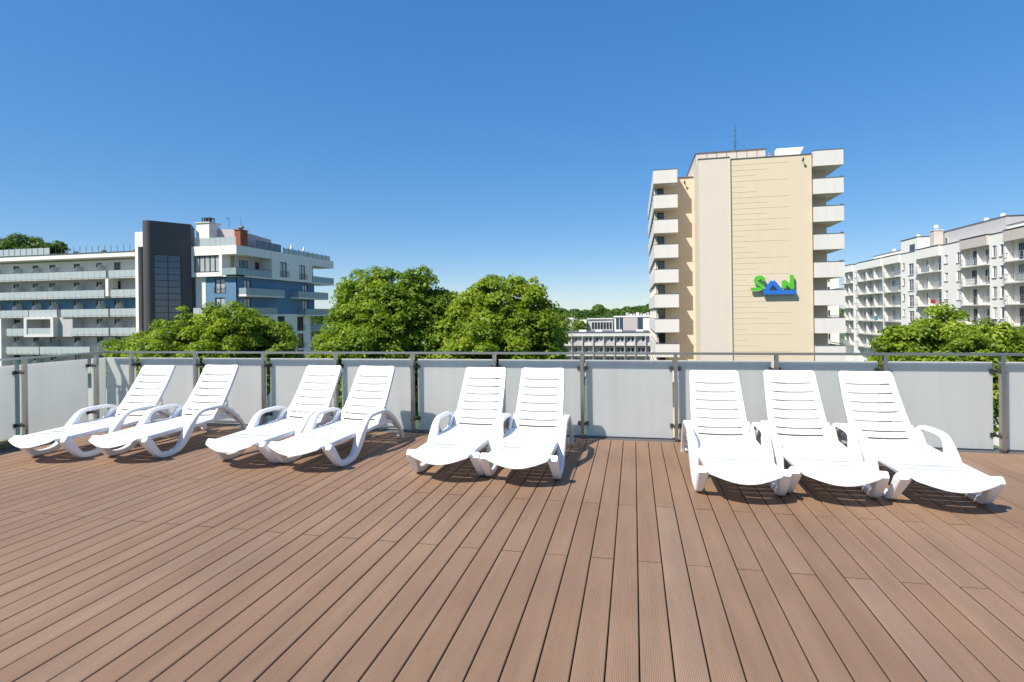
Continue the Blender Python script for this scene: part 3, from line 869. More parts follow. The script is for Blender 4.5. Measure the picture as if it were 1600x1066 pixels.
    # things on the balconies
    rt = F.box('towel', M['red'], None, B(34.5), B(35.9), -.51, -.47, 2.15 + .35, 2.15 + 1.0)
    tag(rt, 'red towel hung over a balcony railing of the white block', 'towel')
    tt = F.box('wind_screen', M['teal'], None, B(57.0), B(58.6), -.40, -.37, -.70 + .15, -.70 + 1.0)
    tag(tt, 'teal wind screen tied to a balcony railing of the white block', 'screen')
right_block()

# ------------------------------------------------------------------ left apartment building: balcony wing, dark stair tower, blue block
def glass_balcony(F, parent, a0, a1, front, back, zf, glass='frost_far', slab='slab', h=1.02, step=1.08, ends=True, thick=.22):
    """slab with a row of glass panes on small posts"""
    s = F.box('balcony', M[slab], parent, a0, a1, front, back, zf - thick, zf)
    n = max(1, round((a1 - a0) / step)); w = (a1 - a0 - .06) / n
    for i in range(n):
        a = a0 + .03 + w * i
        F.box('glass_pane', M[glass], s, a + .015, a + w - .015, front - .045, front - .025, zf - .06, zf + h - .07)
    mb = MB()
    for i in range(n + 1):
        a = a0 + .03 + w * i
        F.mbox(mb, a - .025, a + .025, front - .022, front - .001, zf - .34 + thick * .5, zf + h - .05)
    F.mbox(mb, a0, a1, front - .05, front - .004, zf + h - .049, zf + h)
    mb.build('balustrade_posts', M['rail_dark'], s)
    if ends and back - front > .4:
        for a in (a0 + .01, a1 - .03):
            F.box('glass_pane', M[glass], s, a, a + .02, front + .03, back - .05, zf + .02, zf + h - .07)
    return s

def left_building():
    b = empty('apartment_building', (-75, 74, GROUND))
    tag(b, 'white and blue apartment building with a dark curved stair tower and glass balconies', 'building')
    F = Face('S', 70.7)
    FL = [7.95, 5.05, 2.2, -.65, -3.5, -6.35]
    u0, u1 = -112.0, -71.75
    doors = [-110.1, -106, -101.8, -97.5, -93.6, -90.25, -85.5, -81.2, -77.85, -73.8]
    for fi, f in enumerate(FL):
        m = 'blue' if fi == 2 else ('white_warm' if fi == 0 else 'grey_wall')
        hs = [(d, d + 1.25, f + .02, f + 2.35) for d in doors]
        wall(F, 'wall', M[m], b, u0, u1, f - .1, f + (2.75 if fi else 2.72), hs)
        for h in hs:
            window(F, b, *h, fm='frame_dark', pm=random.choice(['pane', 'pane', 'curtain']), cols=2, name='balcony_door', fw=.10)
    box('wing_core', M['grey_wall'], b, u0 + .01, u1 - .01, 70.93, 84, GROUND, 11.0)
    box('wing_base', M['grey_wall'], b, u0 + .02, u1 - .02, 70.702, 70.925, GROUND, -6.46)
    ro = box('wing_roof', M['white'], b, u0 - .2, u1 + .02, 68.9, 84.2, 10.93, 11.62)
    box('roof_edge', M['roof_edge'], ro, u0 - .3, u1 + .03, 68.8, 84.3, 11.623, 11.70)
    for i in range(24):
        u = -98.7 + i * 1.15
        p = box('roof_rail_post', M['rail_dark'], ro, u, u + .05, 69.3, 69.35, 11.703, 12.75)
        if u < -89: box('glass_pane', M['frost_far'], ro, u + .08, u + 1.1, 69.31, 69.33, 11.76, 12.8)
    for u in (-91, -85.4, -80, -74.0, -72.8):
        v = MB(); v.tube((u, 71, 11.71), (u, 71, 12.3), .2); v.tube((u - .35, 71, 12.15), (u + .35, 71, 12.15), .16); v.build('roof_ventilator', M['rail_dark'], ro)
    W = Face('S', 69.0)
    for fi, f in enumerate(FL):
        if fi == 0: segs = [(-112, -77.35), (-76.95, -71.8)]
        elif fi == 1: segs = [(-112, -77.7), (-76.6, -71.8)]
        elif fi == 2: segs = [(-112, -92.2), (-92.15, -86.6), (-85.9, -77.0), (-76.75, -71.8)]
        elif fi == 3: segs = [(-112, -98.3), (-96.6, -92.3), (-84.0, -77.0), (-76.75, -72.1)]
        elif fi == 4: segs = [(-112, -98.3), (-96.7, -90.2), (-90.1, -80.5)]
        else: segs = [(-91.0, -72)]
        for a, c in segs:
            glass_balcony(W, b, a, c, 0, 1.69, f, glass='frost_far')
        for d in doors:
            if fi == 3 and -92 < d < -84: continue
            # frosted dividers standing between neighbouring balconies
            if (fi, round(d)) in ((1, -78), (0, -78)): continue
            mesh_obj('balcony_divider', [(d + 1.75, 69.25, f + .02), (d + 1.75, 70.69, f + .02), (d + 1.75, 70.69, f + 1.9), (d + 1.75, 69.9, f + 1.9), (d + 1.75, 69.25, f + 1.35),
                                         (d + 1.79, 69.25, f + .02), (d + 1.79, 70.69, f + .02), (d + 1.79, 70.69, f + 1.9), (d + 1.79, 69.9, f + 1.9), (d + 1.79, 69.25, f + 1.35)],
                     [(0, 1, 2, 3, 4), (9, 8, 7, 6, 5), (0, 5, 6, 1), (1, 6, 7, 2), (2, 7, 8, 3), (3, 8, 9, 4), (4, 9, 5, 0)], M['frost_far'], b, (0, 0, 0))
    box('balcony_pier', M['white'], b, -77.62, -77.1, 69.05, 70.69, 5.06, 7.72)
    # framed box bay
    for n_, x0, x1, z0, z1 in (('bay_frame', -92.25, -91.7, -1.0, 2.0), ('bay_frame', -87.1, -86.57, -1.0, 2.0), ('bay_frame', -91.698, -87.102, 1.72, 2.0), ('bay_frame', -91.698, -87.102, -1.0, -.62)):
        box(n_, M['slab'], b, x0, x1, 68.3, 70.69, z0, z1)
    box('bay_side', M['grey_wall'], b, -86.568, -84.0, 69.2, 70.695, -1.0, 1.98)
    glass_balcony(Face('S', 68.4), b, -91.65, -87.15, 0.05, .3, -.6, ends=False)
    box('wing_fin', M['white'], b, -97.75, -97.45, 68.8, 70.69, GROUND, 1.9)
    # white pier with a dark slot, then the curved anthracite stair tower
    box('pier', M['white'], b, -71.72, -71.2, 68.6, 84.1, GROUND, 14.4)
    box('pier', M['white'], b, -71.198, -67.9, 68.62, 84.0, 12.2, 14.38)
    box('slot_glazing', M['dark_panel'], b, -71.19, -67.9, 69.2, 83.9, GROUND, 12.19)
    for i in range(14):
        box('slot_bar', M['frame_dark'], b, -71.19, -67.9, 69.13, 69.198, -6 + i * 1.3, -5.93 + i * 1.3)
    pts = []
    c0 = Vector((-67.55, 67.05)); R0 = 0.85
    dirv = Vector((3.2, 5.3)).normalized(); nrm = Vector((dirv.y, -dirv.x))
    a_end = math.atan2(nrm.y, nrm.x); a_start = a_end - math.radians(128)
    for i in range(15):
        a = a_start + (a_end - a_start) * i / 14
        pts.append((c0.x + R0 * math.cos(a), c0.y + R0 * math.sin(a)))
    last = Vector(pts[-1]); e1 = last + dirv * 5.1
    n0 = len(pts)
    pts += [tuple(e1), (e1.x - 2.5, e1.y + 3.5), (-70.2, 74.0)]
    n = len(pts)
    top = 15.55
    # straight side gets the glazed opening
    g0, g1, gz0, gz1 = 0.35, 3.75, 0.6, 10.75
    vs = [(x, y, GROUND) for x, y in pts] + [(x, y, top) for x, y in pts]
    fs = [(i, (i + 1) % n, n + (i + 1) % n, n + i) for i in range(n) if i != n0 - 1]
    fs.append(tuple(range(n, 2 * n)))
    def S_(t, z, dd=0): p = last + dirv * t - nrm * dd; return (p.x, p.y, z)
    def quad(*q):
        k = len(vs); vs.extend(q); fs.append((k, k + 1, k + 2, k + 3))
    L_ = 5.1
    quad(S_(0, GROUND), S_(g0, GROUND), S_(g0, top), S_(0, top)); quad(S_(g1, GROUND), S_(L_, GROUND), S_(L_, top), S_(g1, top))
    quad(S_(g0, GROUND), S_(g1, GROUND), S_(g1, gz0), S_(g0, gz0)); quad(S_(g0, gz1), S_(g1, gz1), S_(g1, top), S_(g0, top))
    for p, q in (((g0, gz0), (g1, gz0)), ((g1, gz0), (g1, gz1)), ((g1, gz1), (g0, gz1)), ((g0, gz1), (g0, gz0))):
        quad(S_(*p), S_(*q), S_(q[0], q[1], .25), S_(p[0], p[1], .25))
    st = mesh_obj('stair_tower', vs, fs, M['dark_panel'], b, (0, 0, 0))
    shade(st, 25)
    zz = gz0; rows = 11; dz = (gz1 - gz0) / rows
    for r_ in range(rows):
        for c_ in range(2):
            t0 = g0 + (g1 - g0) * c_ / 2 + .05; t1 = g0 + (g1 - g0) * (c_ + 1) / 2 - .05
            z0 = gz0 + r_ * dz + .04; z1 = z0 + dz - .08; k = [S_(t0, z0, .15), S_(t1, z0, .15), S_(t1, z1, .15), S_(t0, z1, .15), S_(t0, z0, .19), S_(t1, z0, .19), S_(t1, z1, .19), S_(t0, z1, .19)]
            mesh_obj('glass_pane', k, [(0, 1, 2, 3), (7, 6, 5, 4), (0, 4, 5, 1), (1, 5, 6, 2), (2, 6, 7, 3), (3, 7, 4, 0)], M['pane_blue'], st, (0, 0, 0))
    k = [S_(g0, gz0, .2), S_(g1, gz0, .2), S_(g1, gz1, .2), S_(g0, gz1, .2)]
    mesh_obj('glazing_frame', k, [(0, 1, 2, 3)], M['frame_dark'], st, (0, 0, 0))
    # ---------------- the blue block
    BS = Face('S', 71.0); BE = Face('E', -56.5)
    UL, UR, VE = -64.5, -56.5, 98.0
    core = box('block_core', M['grey_wall'], b, UL + .6, UR - 1.75, 72.8, VE - 5.3, GROUND, 11.9)
    # top storey, front: frame with the wide window, then the corner loggia
    wall(BS, 'wall', M['white'], b, UL, -58.95, 7.7, 12.2, [(-63.9, -59.45, 8.33, 10.85)], depth=.5)
    window(BS, b, -63.9, -59.45, 8.33, 10.85, fm='frame_dark', pm='curtain', cols=5, d=.15, fw=.16)
    box('storey_core', M['white'], b, UL + .01, -58.96, 71.52, 73.5, 7.72, 12.15)
    box('roof_fascia', M['white'], b, -58.948, UR, 71.0, 79.1, 10.9, 12.2)
    box('loggia_wall', M['cream_pale'], b, -58.94, -58.3, 72.8, 79.1, 7.7, 10.89)
    for v0, v1, z0 in ((73.8, 75.6, 8.0), (77.4, 78.3, 8.7)):
        window(Face('E', -58.299), b, v0, v1, z0, 10.3, d=-.2, fm='frame_dark', pm='pane', cols=2)
    glass_balcony(BS, b, -58.93, UR, 0.0, 1.78, 7.95, 'frost_teal', 'white', thick=.3)
    BL = glass_balcony(BE, b, 71.0, 79.15, -.0, 1.78, 7.94, 'frost_teal', 'white', thick=.3, ends=False)
    # top storey, right side
    holes = [(81.2, 83.1, 8.2, 10.65), (86.6, 88.4, 8.1, 10.6)]
    wall(BE, 'wall', M['white'], b, 79.16, 90.6, 7.65, 12.2, holes)
    box('storey_core', M['white'], b, -59.5, UR - .23, 79.17, 90.59, 7.7, 12.15)
    for h in holes:
        w = window(BE, b, *h, fm='frame_dark', pm='curtain', cols=2, fw=.12)
        bars(BE, 'window_guard', M['rail_dark'], w, h[0] + .05, h[1] + .6, -.06, h[2] + .02, h[2] + 1.0, .45, 4, .015)
    box('roof_fascia', M['white'], b, -60, UR - .002, 90.602, VE, 10.85, 12.18)
    box('loggia_wall', M['cream_pale'], b, -60, -58.4, 90.602, 94.0, 7.7, 10.84)
    window(BE, b, 90.9, 91.6, 8.0, 10.4, d=1.7, fm='frame_dark', pm='pane', cols=1)
    glass_balcony(BE, b, 90.65, VE, 0.0, 3.4, 7.92, 'frost_teal', 'white', thick=.35)
    box('roof_deck', M['concrete'], b, UL + .05, UR - .05, 71.05, VE - .05, 12.19, 12.24)
    # blue storeys (two), set back
    SB = Face('S', 71.6); SE = Face('E', -57.1)
    hs = [(-60.7, -59.0, 5.2, 7.4), (-60.7, -59.0, 2.3, 4.6)]
    box('white_pier', M['white'], b, -64.0, -62.25, 71.55, 73, GROUND, 7.69)
    wall(SB, 'wall', M['blue'], b, -62.248, -57.1, 2.1, 7.64, hs)
    for h in hs:
        w = window(SB, b, *h, fm='frame_dark', pm='curtain', cols=2, fw=.12)
        bars(SB, 'window_guard', M['rail_dark'], w, h[0] - .1, h[1] + .1, -.06, h[2] + .02, h[2] + 1.0, .6, 4, .015)
    hs = [(73.3, 74.9, 5.06, 7.3), (73.3, 74.9, 2.25, 4.5), (88.5, 90.2, 5.06, 7.3), (88.5, 90.2, 2.25, 4.5)]
    wall(SE, 'wall', M['blue'], b, 71.602, 92.2, 2.1, 7.63, hs)
    for h in hs: window(SE, b, *h, fm='frame_dark', pm='curtain', cols=2, fw=.14, name='balcony_door')
    box('storey_core', M['blue'], b, -62.2, -57.33, 71.83, 92.19, 2.12, 7.6)
    glass_balcony(SE, b, 71.9, 81.1, -1.5, -.004, 5.02, 'frost_teal', 'white', thick=.3)
    glass_balcony(SE, b, 84.8, 94.4, -1.5, -.004, 4.98, 'frost_teal', 'white', thick=.3)
    glass_balcony(SE, b, 70.6, 79.1, -1.5, -.004, 2.12, 'frost_teal', 'white', thick=.3)
    glass_balcony(SB, b, -63.6, -57.05, -1.0, -.004, 2.13, 'frost_far', 'white', thick=.3)
    glass_balcony(SE, b, 87.3, 98.0, -1.2, 1.0, 2.02, 'frost_teal', 'white', thick=.3)
    # white lower storeys
    LE = Face('E', -57.0)
    hs = [(81.2, 83.1, -.6, 1.75), (86.6, 88.5, -.85, 1.62), (86.6, 88.5, -3.9, -1.35), (81.2, 83.1, -3.7, -1.2), (86.6, 88.5, -6.8, -4.2)]
    wall(LE, 'wall', M['white'], b, 79.0, 90.6, -9, 2.08, hs)
    for h in hs:
        w = window(LE, b, *h, fm='frame_dark', pm='pane', cols=2, fw=.12)
        bars(LE, 'window_guard', M['rail_dark'], w, h[0] + .05, h[1] + .5, -.06, h[2] + .02, h[2] + 1.0, .45, 4, .015)
    box('storey_core', M['white'], b, -62.3, -57.23, 79.01, 90.59, GROUND, 2.07)
    box('storey_core', M['grey_wall'], b, -62.31, -58.4, 72.0, 79.0, GROUND, 2.06)
    box('storey_core', M['grey_wall'], b, -62.32, -58.6, 90.6, 93.6, GROUND, 2.05)
    glass_balcony(LE, b, 90.65, 97.3, 0.1, 1.55, -.8, 'frost_teal', 'white', thick=.2)
    glass_balcony(LE, b, 90.65, 97.3, 0.1, 1.55, -3.65, 'frost_teal', 'white', thick=.2)
    # roof terrace: chimney, penthouse, brick stack, glass screens
    ch = box('chimney', M['white'], b, -64.0, -61.75, 71.8, 74.0, 12.25, 15.8)
    box('chimney_top', M['slab'], ch, -64.15, -61.6, 71.65, 74.15, 15.803, 15.95)
    gr = MB()
    for x in (-63.5, -62.8, -62.25): gr.box(x, x + .12, 72.3, 72.42, 15.952, 16.6); gr.box(x, x + .12, 73.3, 73.42, 15.952, 16.6)
    gr.box(-63.52, -62.11, 72.28, 73.44, 16.602, 16.72); gr.box(-63.3, -62.4, 72.5, 73.2, 15.952, 16.55)
    gr.build('chimney_grille', M['rail_dark'], ch)
    p = mesh_obj('penthouse', [(-61.7, 73.5, 12.25), (-58.6, 73.5, 12.25), (-58.6, 82, 12.25), (-61.7, 82, 12.25), (-61.7, 73.5, 15.1), (-58.6, 73.5, 14.9), (-58.6, 82, 14.4), (-61.7, 82, 14.6)], BOXF, M['pinkish'], b, (0, 0, 0))
    br = box('brick_chimney', M['brick'], b, -57.9, -56.9, 72.4, 74.0, 12.26, 14.6)
    br2 = MB(); br2.box(-58.0, -56.8, 72.3, 74.1, 14.603, 14.72); br2.build('chimney_top', M['brick'], br)
    cw = MB(); cw.tube((-57.4, 73.2, 14.722), (-57.4, 73.2, 15.0), .18); cw.tube((-57.75, 73.2, 15.1), (-57.05, 73.2, 15.1), .22); cw.build('chimney_cowl', M['rail_dark'], br)
    for i in range(7):
        u = -62.9 + i * .88
        box('glass_pane', M['frost_far'], b, u, u + .84, 71.25, 71.27, 12.3, 13.45)
    for i in range(4):
        v = 76.0 + i * 1.6
        s = box('dark_screen', M['rail_dark'], b, -57.05, -56.98, v, v + 1.5, 12.26, 13.55)
        box('pane', M['pane_blue'], s, -56.975, -56.955, v + .12, v + 1.38, 12.4, 13.45)
    for i in range(11):
        v = 82.6 + i * 1.45
        box('roof_rail_post', M['rail_dark'], b, -56.85, -56.78, v, v + .07, 12.242, 13.3)
        if i < 10: box('glass_pane', M['frost_teal'], b, -56.83, -56.81, v + .12, v + 1.4, 12.3, 13.1)
    for u, v, h in ((-60.9, 75, 17.0), (-60.0, 76.5, 17.3)):
        a = MB(); a.tube((u, v, 14.5), (u, v, h), .03, k=5)
        if h < 17.1: a.box(u - .45, u + .1, v - .03, v + .03, h - .12, h)
        a.build('antenna', M['rail_dark'], b)
left_building()

def parasol(u, v, z, label):
    p = empty('folded_parasol', (u, v, z)); tag(p, label, 'parasol', 'folded parasols on the left roof')
    a = MB(); a.tube((u, v, z), (u, v, z + 2.1), .03, k=8); a.tube((u, v, z), (u, v, z + .08), .3, k=12); a.build('pole', M['rail_grey'], p)
    c = MB(); c.tube((u, v, z + .75), (u, v, z + 1.15), .17, .22, 10); c.tube((u, v, z + 1.15), (u, v, z + 1.95), .22, .03, 10); c.build('canopy', M['canvas'], p)
parasol(-57.3, 85.6, 12.243, 'folded white parasol on the left roof, nearer the dark glass screens')
parasol(-57.3, 89.3, 12.243, 'folded white parasol on the left roof, nearer the far roof corner')

# ------------------------------------------------------------------ low buildings in the distance
def low_block():
    b = empty('low_apartment_block', (-6, 152, GROUND))
    tag(b, 'low grey two-tone apartment block with rows of small windows left of the tower', 'building')
    F = Face('S', 150)
    u0, u1 = -25.5, 8.0
    FL = [-6.9, -9.6, -12.3, -15.0]
    cols = [-24.6, -21.85, -19.05, -16.25, -13.4, -10.6, -7.8, -5.05, -2.4, .3, 3.0, 5.7]
    box('roof_slab', M['slab'], b, u0 - .1, u1 + .1, 149.3, 162, -4.5, -3.6)
    box('roof_edge', M['roof_edge'], b, u0 - .2, u1 + .2, 149.2, 162.1, -3.597, -3.4)
    for fi, f in enumerate(FL):
        hs = []
        for c in cols:
            for q in (.75, 1.75):
                hs.append((c + q, c + q + .62, f + .85, f + 2.0))
        hs = [h for h in hs if h[1] < u1]
        wall(F, 'wall', M['pinkish' if fi == 1 else 'grey_wall'], b, u0, u1, f - .3, f + 2.38, hs)
        for h in hs: window(F, b, *h, fm='frame_white', pm=random.choice(['pane', 'pane', 'pane_blue', 'curtain']), cols=1, fw=.05)
        for i, c in enumerate(cols[:-1]):
            s = F.box('balcony', M['slab_grey'], b, c + .15, c + 2.65, -.9, -.003, f - .25, f - .1)
            F.box('balcony_front', M['slab' if (i + fi) % 3 else 'grey_wall'], s, c + .5, c + 2.3, -.93, -.88, f - .05, f + .72)
        F.box('floor_band', M['roof_edge'], b, u0, u1, -.95, -.905, f - .28, f - .14)
    for c in cols: F.box('fin_wall', M['grey_wall'], b, c - .08, c + .08, -.90, -.002, GROUND, -4.51)
    box('block_core', M['grey_wall'], b, u0 + .02, u1 - .02, 150.25, 161.8, GROUND, -4.52)
    for u in (-14.5, -10.2, -5.0, .6, 4):
        box('roof_light', M['white'], b, u, u + 1.9, 152, 154, -3.39, -2.9)
low_block()

def far_pavilion():
    b = empty('white_pavilion', (-1, 212, GROUND))
    tag(b, 'flat white building with pink panel and dark glazing behind the low block', 'building')
    box('wall', M['white'], b, -7.0, 12, 210, 230, GROUND, .0)
    box('roof_edge', M['white_warm'], b, -7.3, 12.3, 209.7, 230.3, .003, .45)
    box('pink_panel', M['pinkish'], b, -3.7, 1.3, 209.8, 209.998, -5, -.1)
    for a, c in ((-6.4, -5.4), (-5.1, -3.9), (1.5, 3.2)):
        w = box('window', M['frame_dark'], b, a, c, 209.85, 209.997, -5, -.15)
        box('pane', M['pane_blue'], w, a + .1, c - .1, 209.80, 209.848, -4.9, -.3)
    for i in range(10):
        u = -2.8 + i * 1.25
        box('roof_unit', M['slab' if i % 2 else 'rail_grey'], b, u, u + 1.0, 212, 213.6, .453, 1.25 + .5 * (i % 3 == 0))
far_pavilion()
def far_hall():
    b = empty('grey_hall', (-17, 214, GROUND))
    tag(b, 'grey hall with a glazed front between the pale house and the white pavilion', 'building')
    box('wall', M['grey_wall'], b, -17.0, -7.6, 213, 226, GROUND, -.7)
    box('roof_edge', M['slab'], b, -17.3, -7.5, 212.6, 226.3, -.697, -.35)
    for i in range(7):
        u = -15.6 + i * 1.1
        w = box('window', M['frame_white'], b, u, u + 1.0, 212.9, 212.998, -4.4, -1.7)
        box('pane', M['pane'], w, u + .08, u + .92, 212.85, 212.898, -4.3, -1.8)
far_hall()
def pale_house():
    b = empty('pale_house', (-24.5, 214, GROUND))
    tag(b, 'pale flat-roofed house at the edge of the big tree', 'building')
    box('wall', M['beige'], b, -27.6, -21.8, 210, 222, GROUND, -.7)
    box('roof_edge', M['slab'], b, -27.8, -21.6, 209.8, 222.2, -.697, -.45)
    box('roof_box', M['slab'], b, -25.5, -22.5, 212, 214, -.447, .0)
    box('wall', M['white'], b, -21.798, -17.4, 211, 222.1, GROUND, -.9)
pale_house()
def villa():
    b = empty('terraced_villa', (-52, 135, GROUND))
    tag(b, 'white flat-roofed villa with terraces just right of the blue building', 'building')
    box('roof_slab', M['white'], b, -57, -47, 128, 146, .2, .9)
    box('wall', M['grey_wall'], b, -56, -47.6, 129.2, 145, -2.2, .198)
    for u in (-55.2, -52.6, -50):
        w = box('window', M['frame_dark'], b, u, u + 1.6, 129.1, 129.198, -1.7, -.1)
        box('pane', M['pane'], w, u + .1, u + 1.5, 129.05, 129.098, -1.6, -.2)
    box('roof_slab', M['white'], b, -58, -46.4, 127, 147, -2.9, -2.202)
    box('wall', M['brick'], b, -56.5, -47.4, 129, 145.2, GROUND, -2.902)
villa()

# ------------------------------------------------------------------ trees
def leaf_mesh(name, lobes, n_leaf, leaf, mat_, seed, clump=(0.45, 0.95)):
    """leaf-sized faces gathered in clumps on the outside of several crown lobes; lobes are local (x, y, z, rx, rz)"""
    r = np.random.default_rng(seed)
    area = np.array([l[3] * l[4] for l in lobes]); dens = area / area.sum()
    mean_c = (clump[0] + clump[1]) / 2
    CC = []; CR = []
    for l, w in zip(lobes, dens):
        n = int(7.0 * l[3] * l[4] / mean_c ** 2) + 6
        d = r.normal(size=(n, 3)); d /= np.linalg.norm(d, axis=1)[:, None]
        k = r.normal(size=(6, 3)) * 2.6; ph = r.uniform(0, 6.28, 6)
        lum = 1 + 0.15 * np.mean([np.sin(d @ k[i] + ph[i]) for i in range(6)], axis=0) * 1.7
        rr = np.where(r.random(n) < .78, r.uniform(.84, 1.0, n), r.uniform(.45, .84, n))
        rr = np.where(r.random(n) < .10, rr * r.uniform(1.06, 1.16, n), rr)
        CC.append(np.array(l[:3]) + d * np.array([l[3], l[3], l[4]]) * (rr * lum)[:, None])
        CR.append(r.uniform(clump[0], clump[1], n) * np.where(rr > 1.02, .6, 1))
    cc = np.concatenate(CC); cr = np.concatenate(CR); nc = len(cc)
    ct = np.clip(r.normal(0.48, 0.22, nc), 0, 1)
    p = cr ** 2 / (cr ** 2).sum()
    ci = r.choice(nc, n_leaf, p=p); n = n_leaf
    q = r.normal(size=(n, 3)); q /= np.linalg.norm(q, axis=1)[:, None]
    q[:, 2] = np.where(q[:, 2] < -0.25, -q[:, 2], q[:, 2])
    pos = cc[ci] + q * (cr[ci] * r.uniform(0.35, 1.1, n) ** .7)[:, None] * np.array([1, 1, .8])
    nor = q * .75 + r.normal(size=(n, 3)) * .42 + np.array([0, 0, .40]); nor /= np.linalg.norm(nor, axis=1)[:, None]
    ref = r.normal(size=(n, 3)); t = np.cross(nor, ref); t /= np.linalg.norm(t, axis=1)[:, None]
    b = np.cross(nor, t)
    s = leaf * r.uniform(.55, 1.35, n)
    t *= (s * .55)[:, None]; b *= (s * .32)[:, None]
    dr = nor * (s * .10)[:, None]
    V = np.stack([pos - t, pos - b + dr, pos + t - dr * 1.5, pos + b + dr], 1)
    tint = np.clip(ct[ci] + r.normal(0, .15, n), 0, 1)
    me = bpy.data.meshes.new(name)
    me.vertices.add(n * 4); me.vertices.foreach_set('co', V.reshape(-1))
    me.loops.add(n * 4); me.loops.foreach_set('vertex_index', np.arange(n * 4, dtype=np.int32))
    me.polygons.add(n); me.polygons.foreach_set('loop_start', np.arange(0, n * 4, 4, dtype=np.int32))
    me.polygons.foreach_set('loop_total', np.full(n, 4, dtype=np.int32))
    me.update(calc_edges=True)
    at = me.attributes.new('tint', 'FLOAT', 'FACE'); at.data.foreach_set('value', tint.astype(np.float32))
    me.materials.append(mat_)
    return me, cc

def tree(name, label, cat_group, u, v, lobes, seed, leaf=.235, n_leaf=36000, mat_=None, clump=(.45, .95)):
    """lobes: (along the rail, depth, top height, radius, half height) seen from the terrace"""
    root = empty(name, (u, v, GROUND)); tag(root, label, 'tree', cat_group)
    lb = [(a, d, zt - GROUND - rz, rx, rz) for a, d, zt, rx, rz in lobes]
    me, cc = leaf_mesh('crown', lb, n_leaf, leaf, mat_ or M['leaf'], seed, clump)
    o = bpy.data.objects.new('crown', me); link(o, root, (u, v, GROUND))
    r = random.Random(seed)
    main = max(lb, key=lambda l: l[3] * l[4])
    base = max(2.0, main[2] - main[4] * .8); topz = main[2] + main[4] * .45
    t = MB(); p = Vector((0, 0, 0)); rad = .40
    for i in range(7):
        f = (i + 1) / 7
        q = Vector((main[0] * f + r.uniform(-.2, .2), main[1] * f + r.uniform(-.2, .2), topz * f)); t.tube(p, q, rad, rad * .85, 10); p = q; rad *= .85
    for k in range(60):
        a = Vector(cc[r.randrange(len(cc))])
        f = min(.97, max(.35, (a.z - 2.2 * r.random() - .8) / topz))
        st = Vector((main[0] * f, main[1] * f, topz * f))
        mid = st.lerp(a, .5) + Vector((r.uniform(-.3, .3), r.uniform(-.3, .3), -.25))
        t.tube(st, mid, .10, .06, 6); t.tube(mid, a, .06, .02, 6)
    o2 = t.build('trunk', M['bark'], root, (0, 0, 0)); o2.location = (0, 0, 0)
    return root

def XY(px, Y):
    "world position of a thing seen at image column px, Y metres ahead"
    X = (px - 800) / 872 * Y; c, s = math.cos(YAW), math.sin(YAW)
    return X * c - Y * s, X * s + Y * c
G1 = 'green trees beyond the railing'
tree('maple_tree', 'tallest broad green tree in the centre, its crown left of the paired crown', G1, *XY(607, 41),
     [(-2.0, 0, 4.75, 2.1, 3.4), (.3, .3, 5.05, 2.5, 3.6), (2.1, .4, 4.75, 2.0, 3.4), (-.2, -.8, 3.6, 3.5, 3.6), (3.0, .5, 2.9, 1.8, 3.0), (-3.0, 0, 1.4, 1.6, 2.8), (0, -1.5, .6, 3.8, 3.6)], 11, n_leaf=90000, mat_=M['leaf2'])
tree('maple_tree', 'lower green tree filling the dip between the two big crowns', G1, *XY(700, 42),
     [(0, 0, 3.1, 2.0, 3.4), (1.5, .4, 2.4, 1.8, 3.2), (-1.3, -.5, 2.0, 2.0, 3.0), (.4, -.8, .6, 2.8, 3.0)], 12, n_leaf=44000, mat_=M['leaf2'])
tree('ash_tree', 'bright green rounded tree at the right of the central group', G1, *XY(788, 39),
     [(0, 0, 4.3, 2.1, 3.2), (1.7, .3, 3.4, 1.9, 3.2), (-1.9, .2, 3.2, 2.1, 3.3), (-3.0, -.4, 1.9, 1.7, 2.8), (2.5, 0, 1.5, 1.2, 2.6), (-.3, -1.0, 1.8, 3.1, 3.6)], 13, n_leaf=80000)
tree('maple_tree', 'low green crown at the left foot of the central group', G1, *XY(540, 38),
     [(0, 0, .9, 1.7, 2.6), (-1.3, .2, .1, 1.5, 2.2), (1.3, -.3, .5, 1.8, 2.6)], 14, n_leaf=28000)
tree('ash_tree', 'thin loose green tree at the right edge of the central group', G1, *XY(866, 45),
     [(-.3, 0, 1.6, .8, 2.0), (.4, .2, .3, .8, 1.8), (-.9, 0, .8, .9, 2.2)], 15, n_leaf=4200, mat_=M['leaf2'], clump=(.35, .7))
tree('linden_tree', 'wide green tree in front of the dark stair tower', G1, *XY(318, 46),
     [(0, 0, 2.25, 3.0, 3.0), (-3.0, 0, 1.2, 2.4, 2.6), (2.7, .3, 1.9, 2.3, 2.7), (-4.9, -.3, -.1, 1.8, 2.2), (0, -1.2, .6, 4.6, 3.2)], 16, n_leaf=80000)
tree('linden_tree', 'lower green tree in front of the white corner of the blue building', G1, *XY(412, 47),
     [(-.6, 0, 1.25, 1.9, 2.5), (1.1, .2, .5, 1.6, 2.3), (0, -.6, -.1, 2.5, 2.4)], 17, n_leaf=34000)
tree('linden_tree', 'small green treetop at the foot of the balcony wing', G1, *XY(207, 50),
     [(0, 0, -.1, 1.5, 2.2), (-1.4, .2, -.6, 1.1, 1.8), (1.2, 0, .1, 1.3, 2.2)], 18, n_leaf=14000)
tree('chestnut_tree', 'dense green tree in front of the white apartment block', G1, *XY(1476, 34),
     [(.2, 0, 1.35, 2.0, 2.6), (-1.7, .2, .6, 1.6, 2.4), (2.0, 0, .7, 1.6, 2.5), (3.1, .3, -.2, 1.2, 2.0), (-2.8, 0, -.3, 1.2, 2.0), (0, -.8, .1, 3.0, 3.0)], 19, n_leaf=70000, leaf=.21)
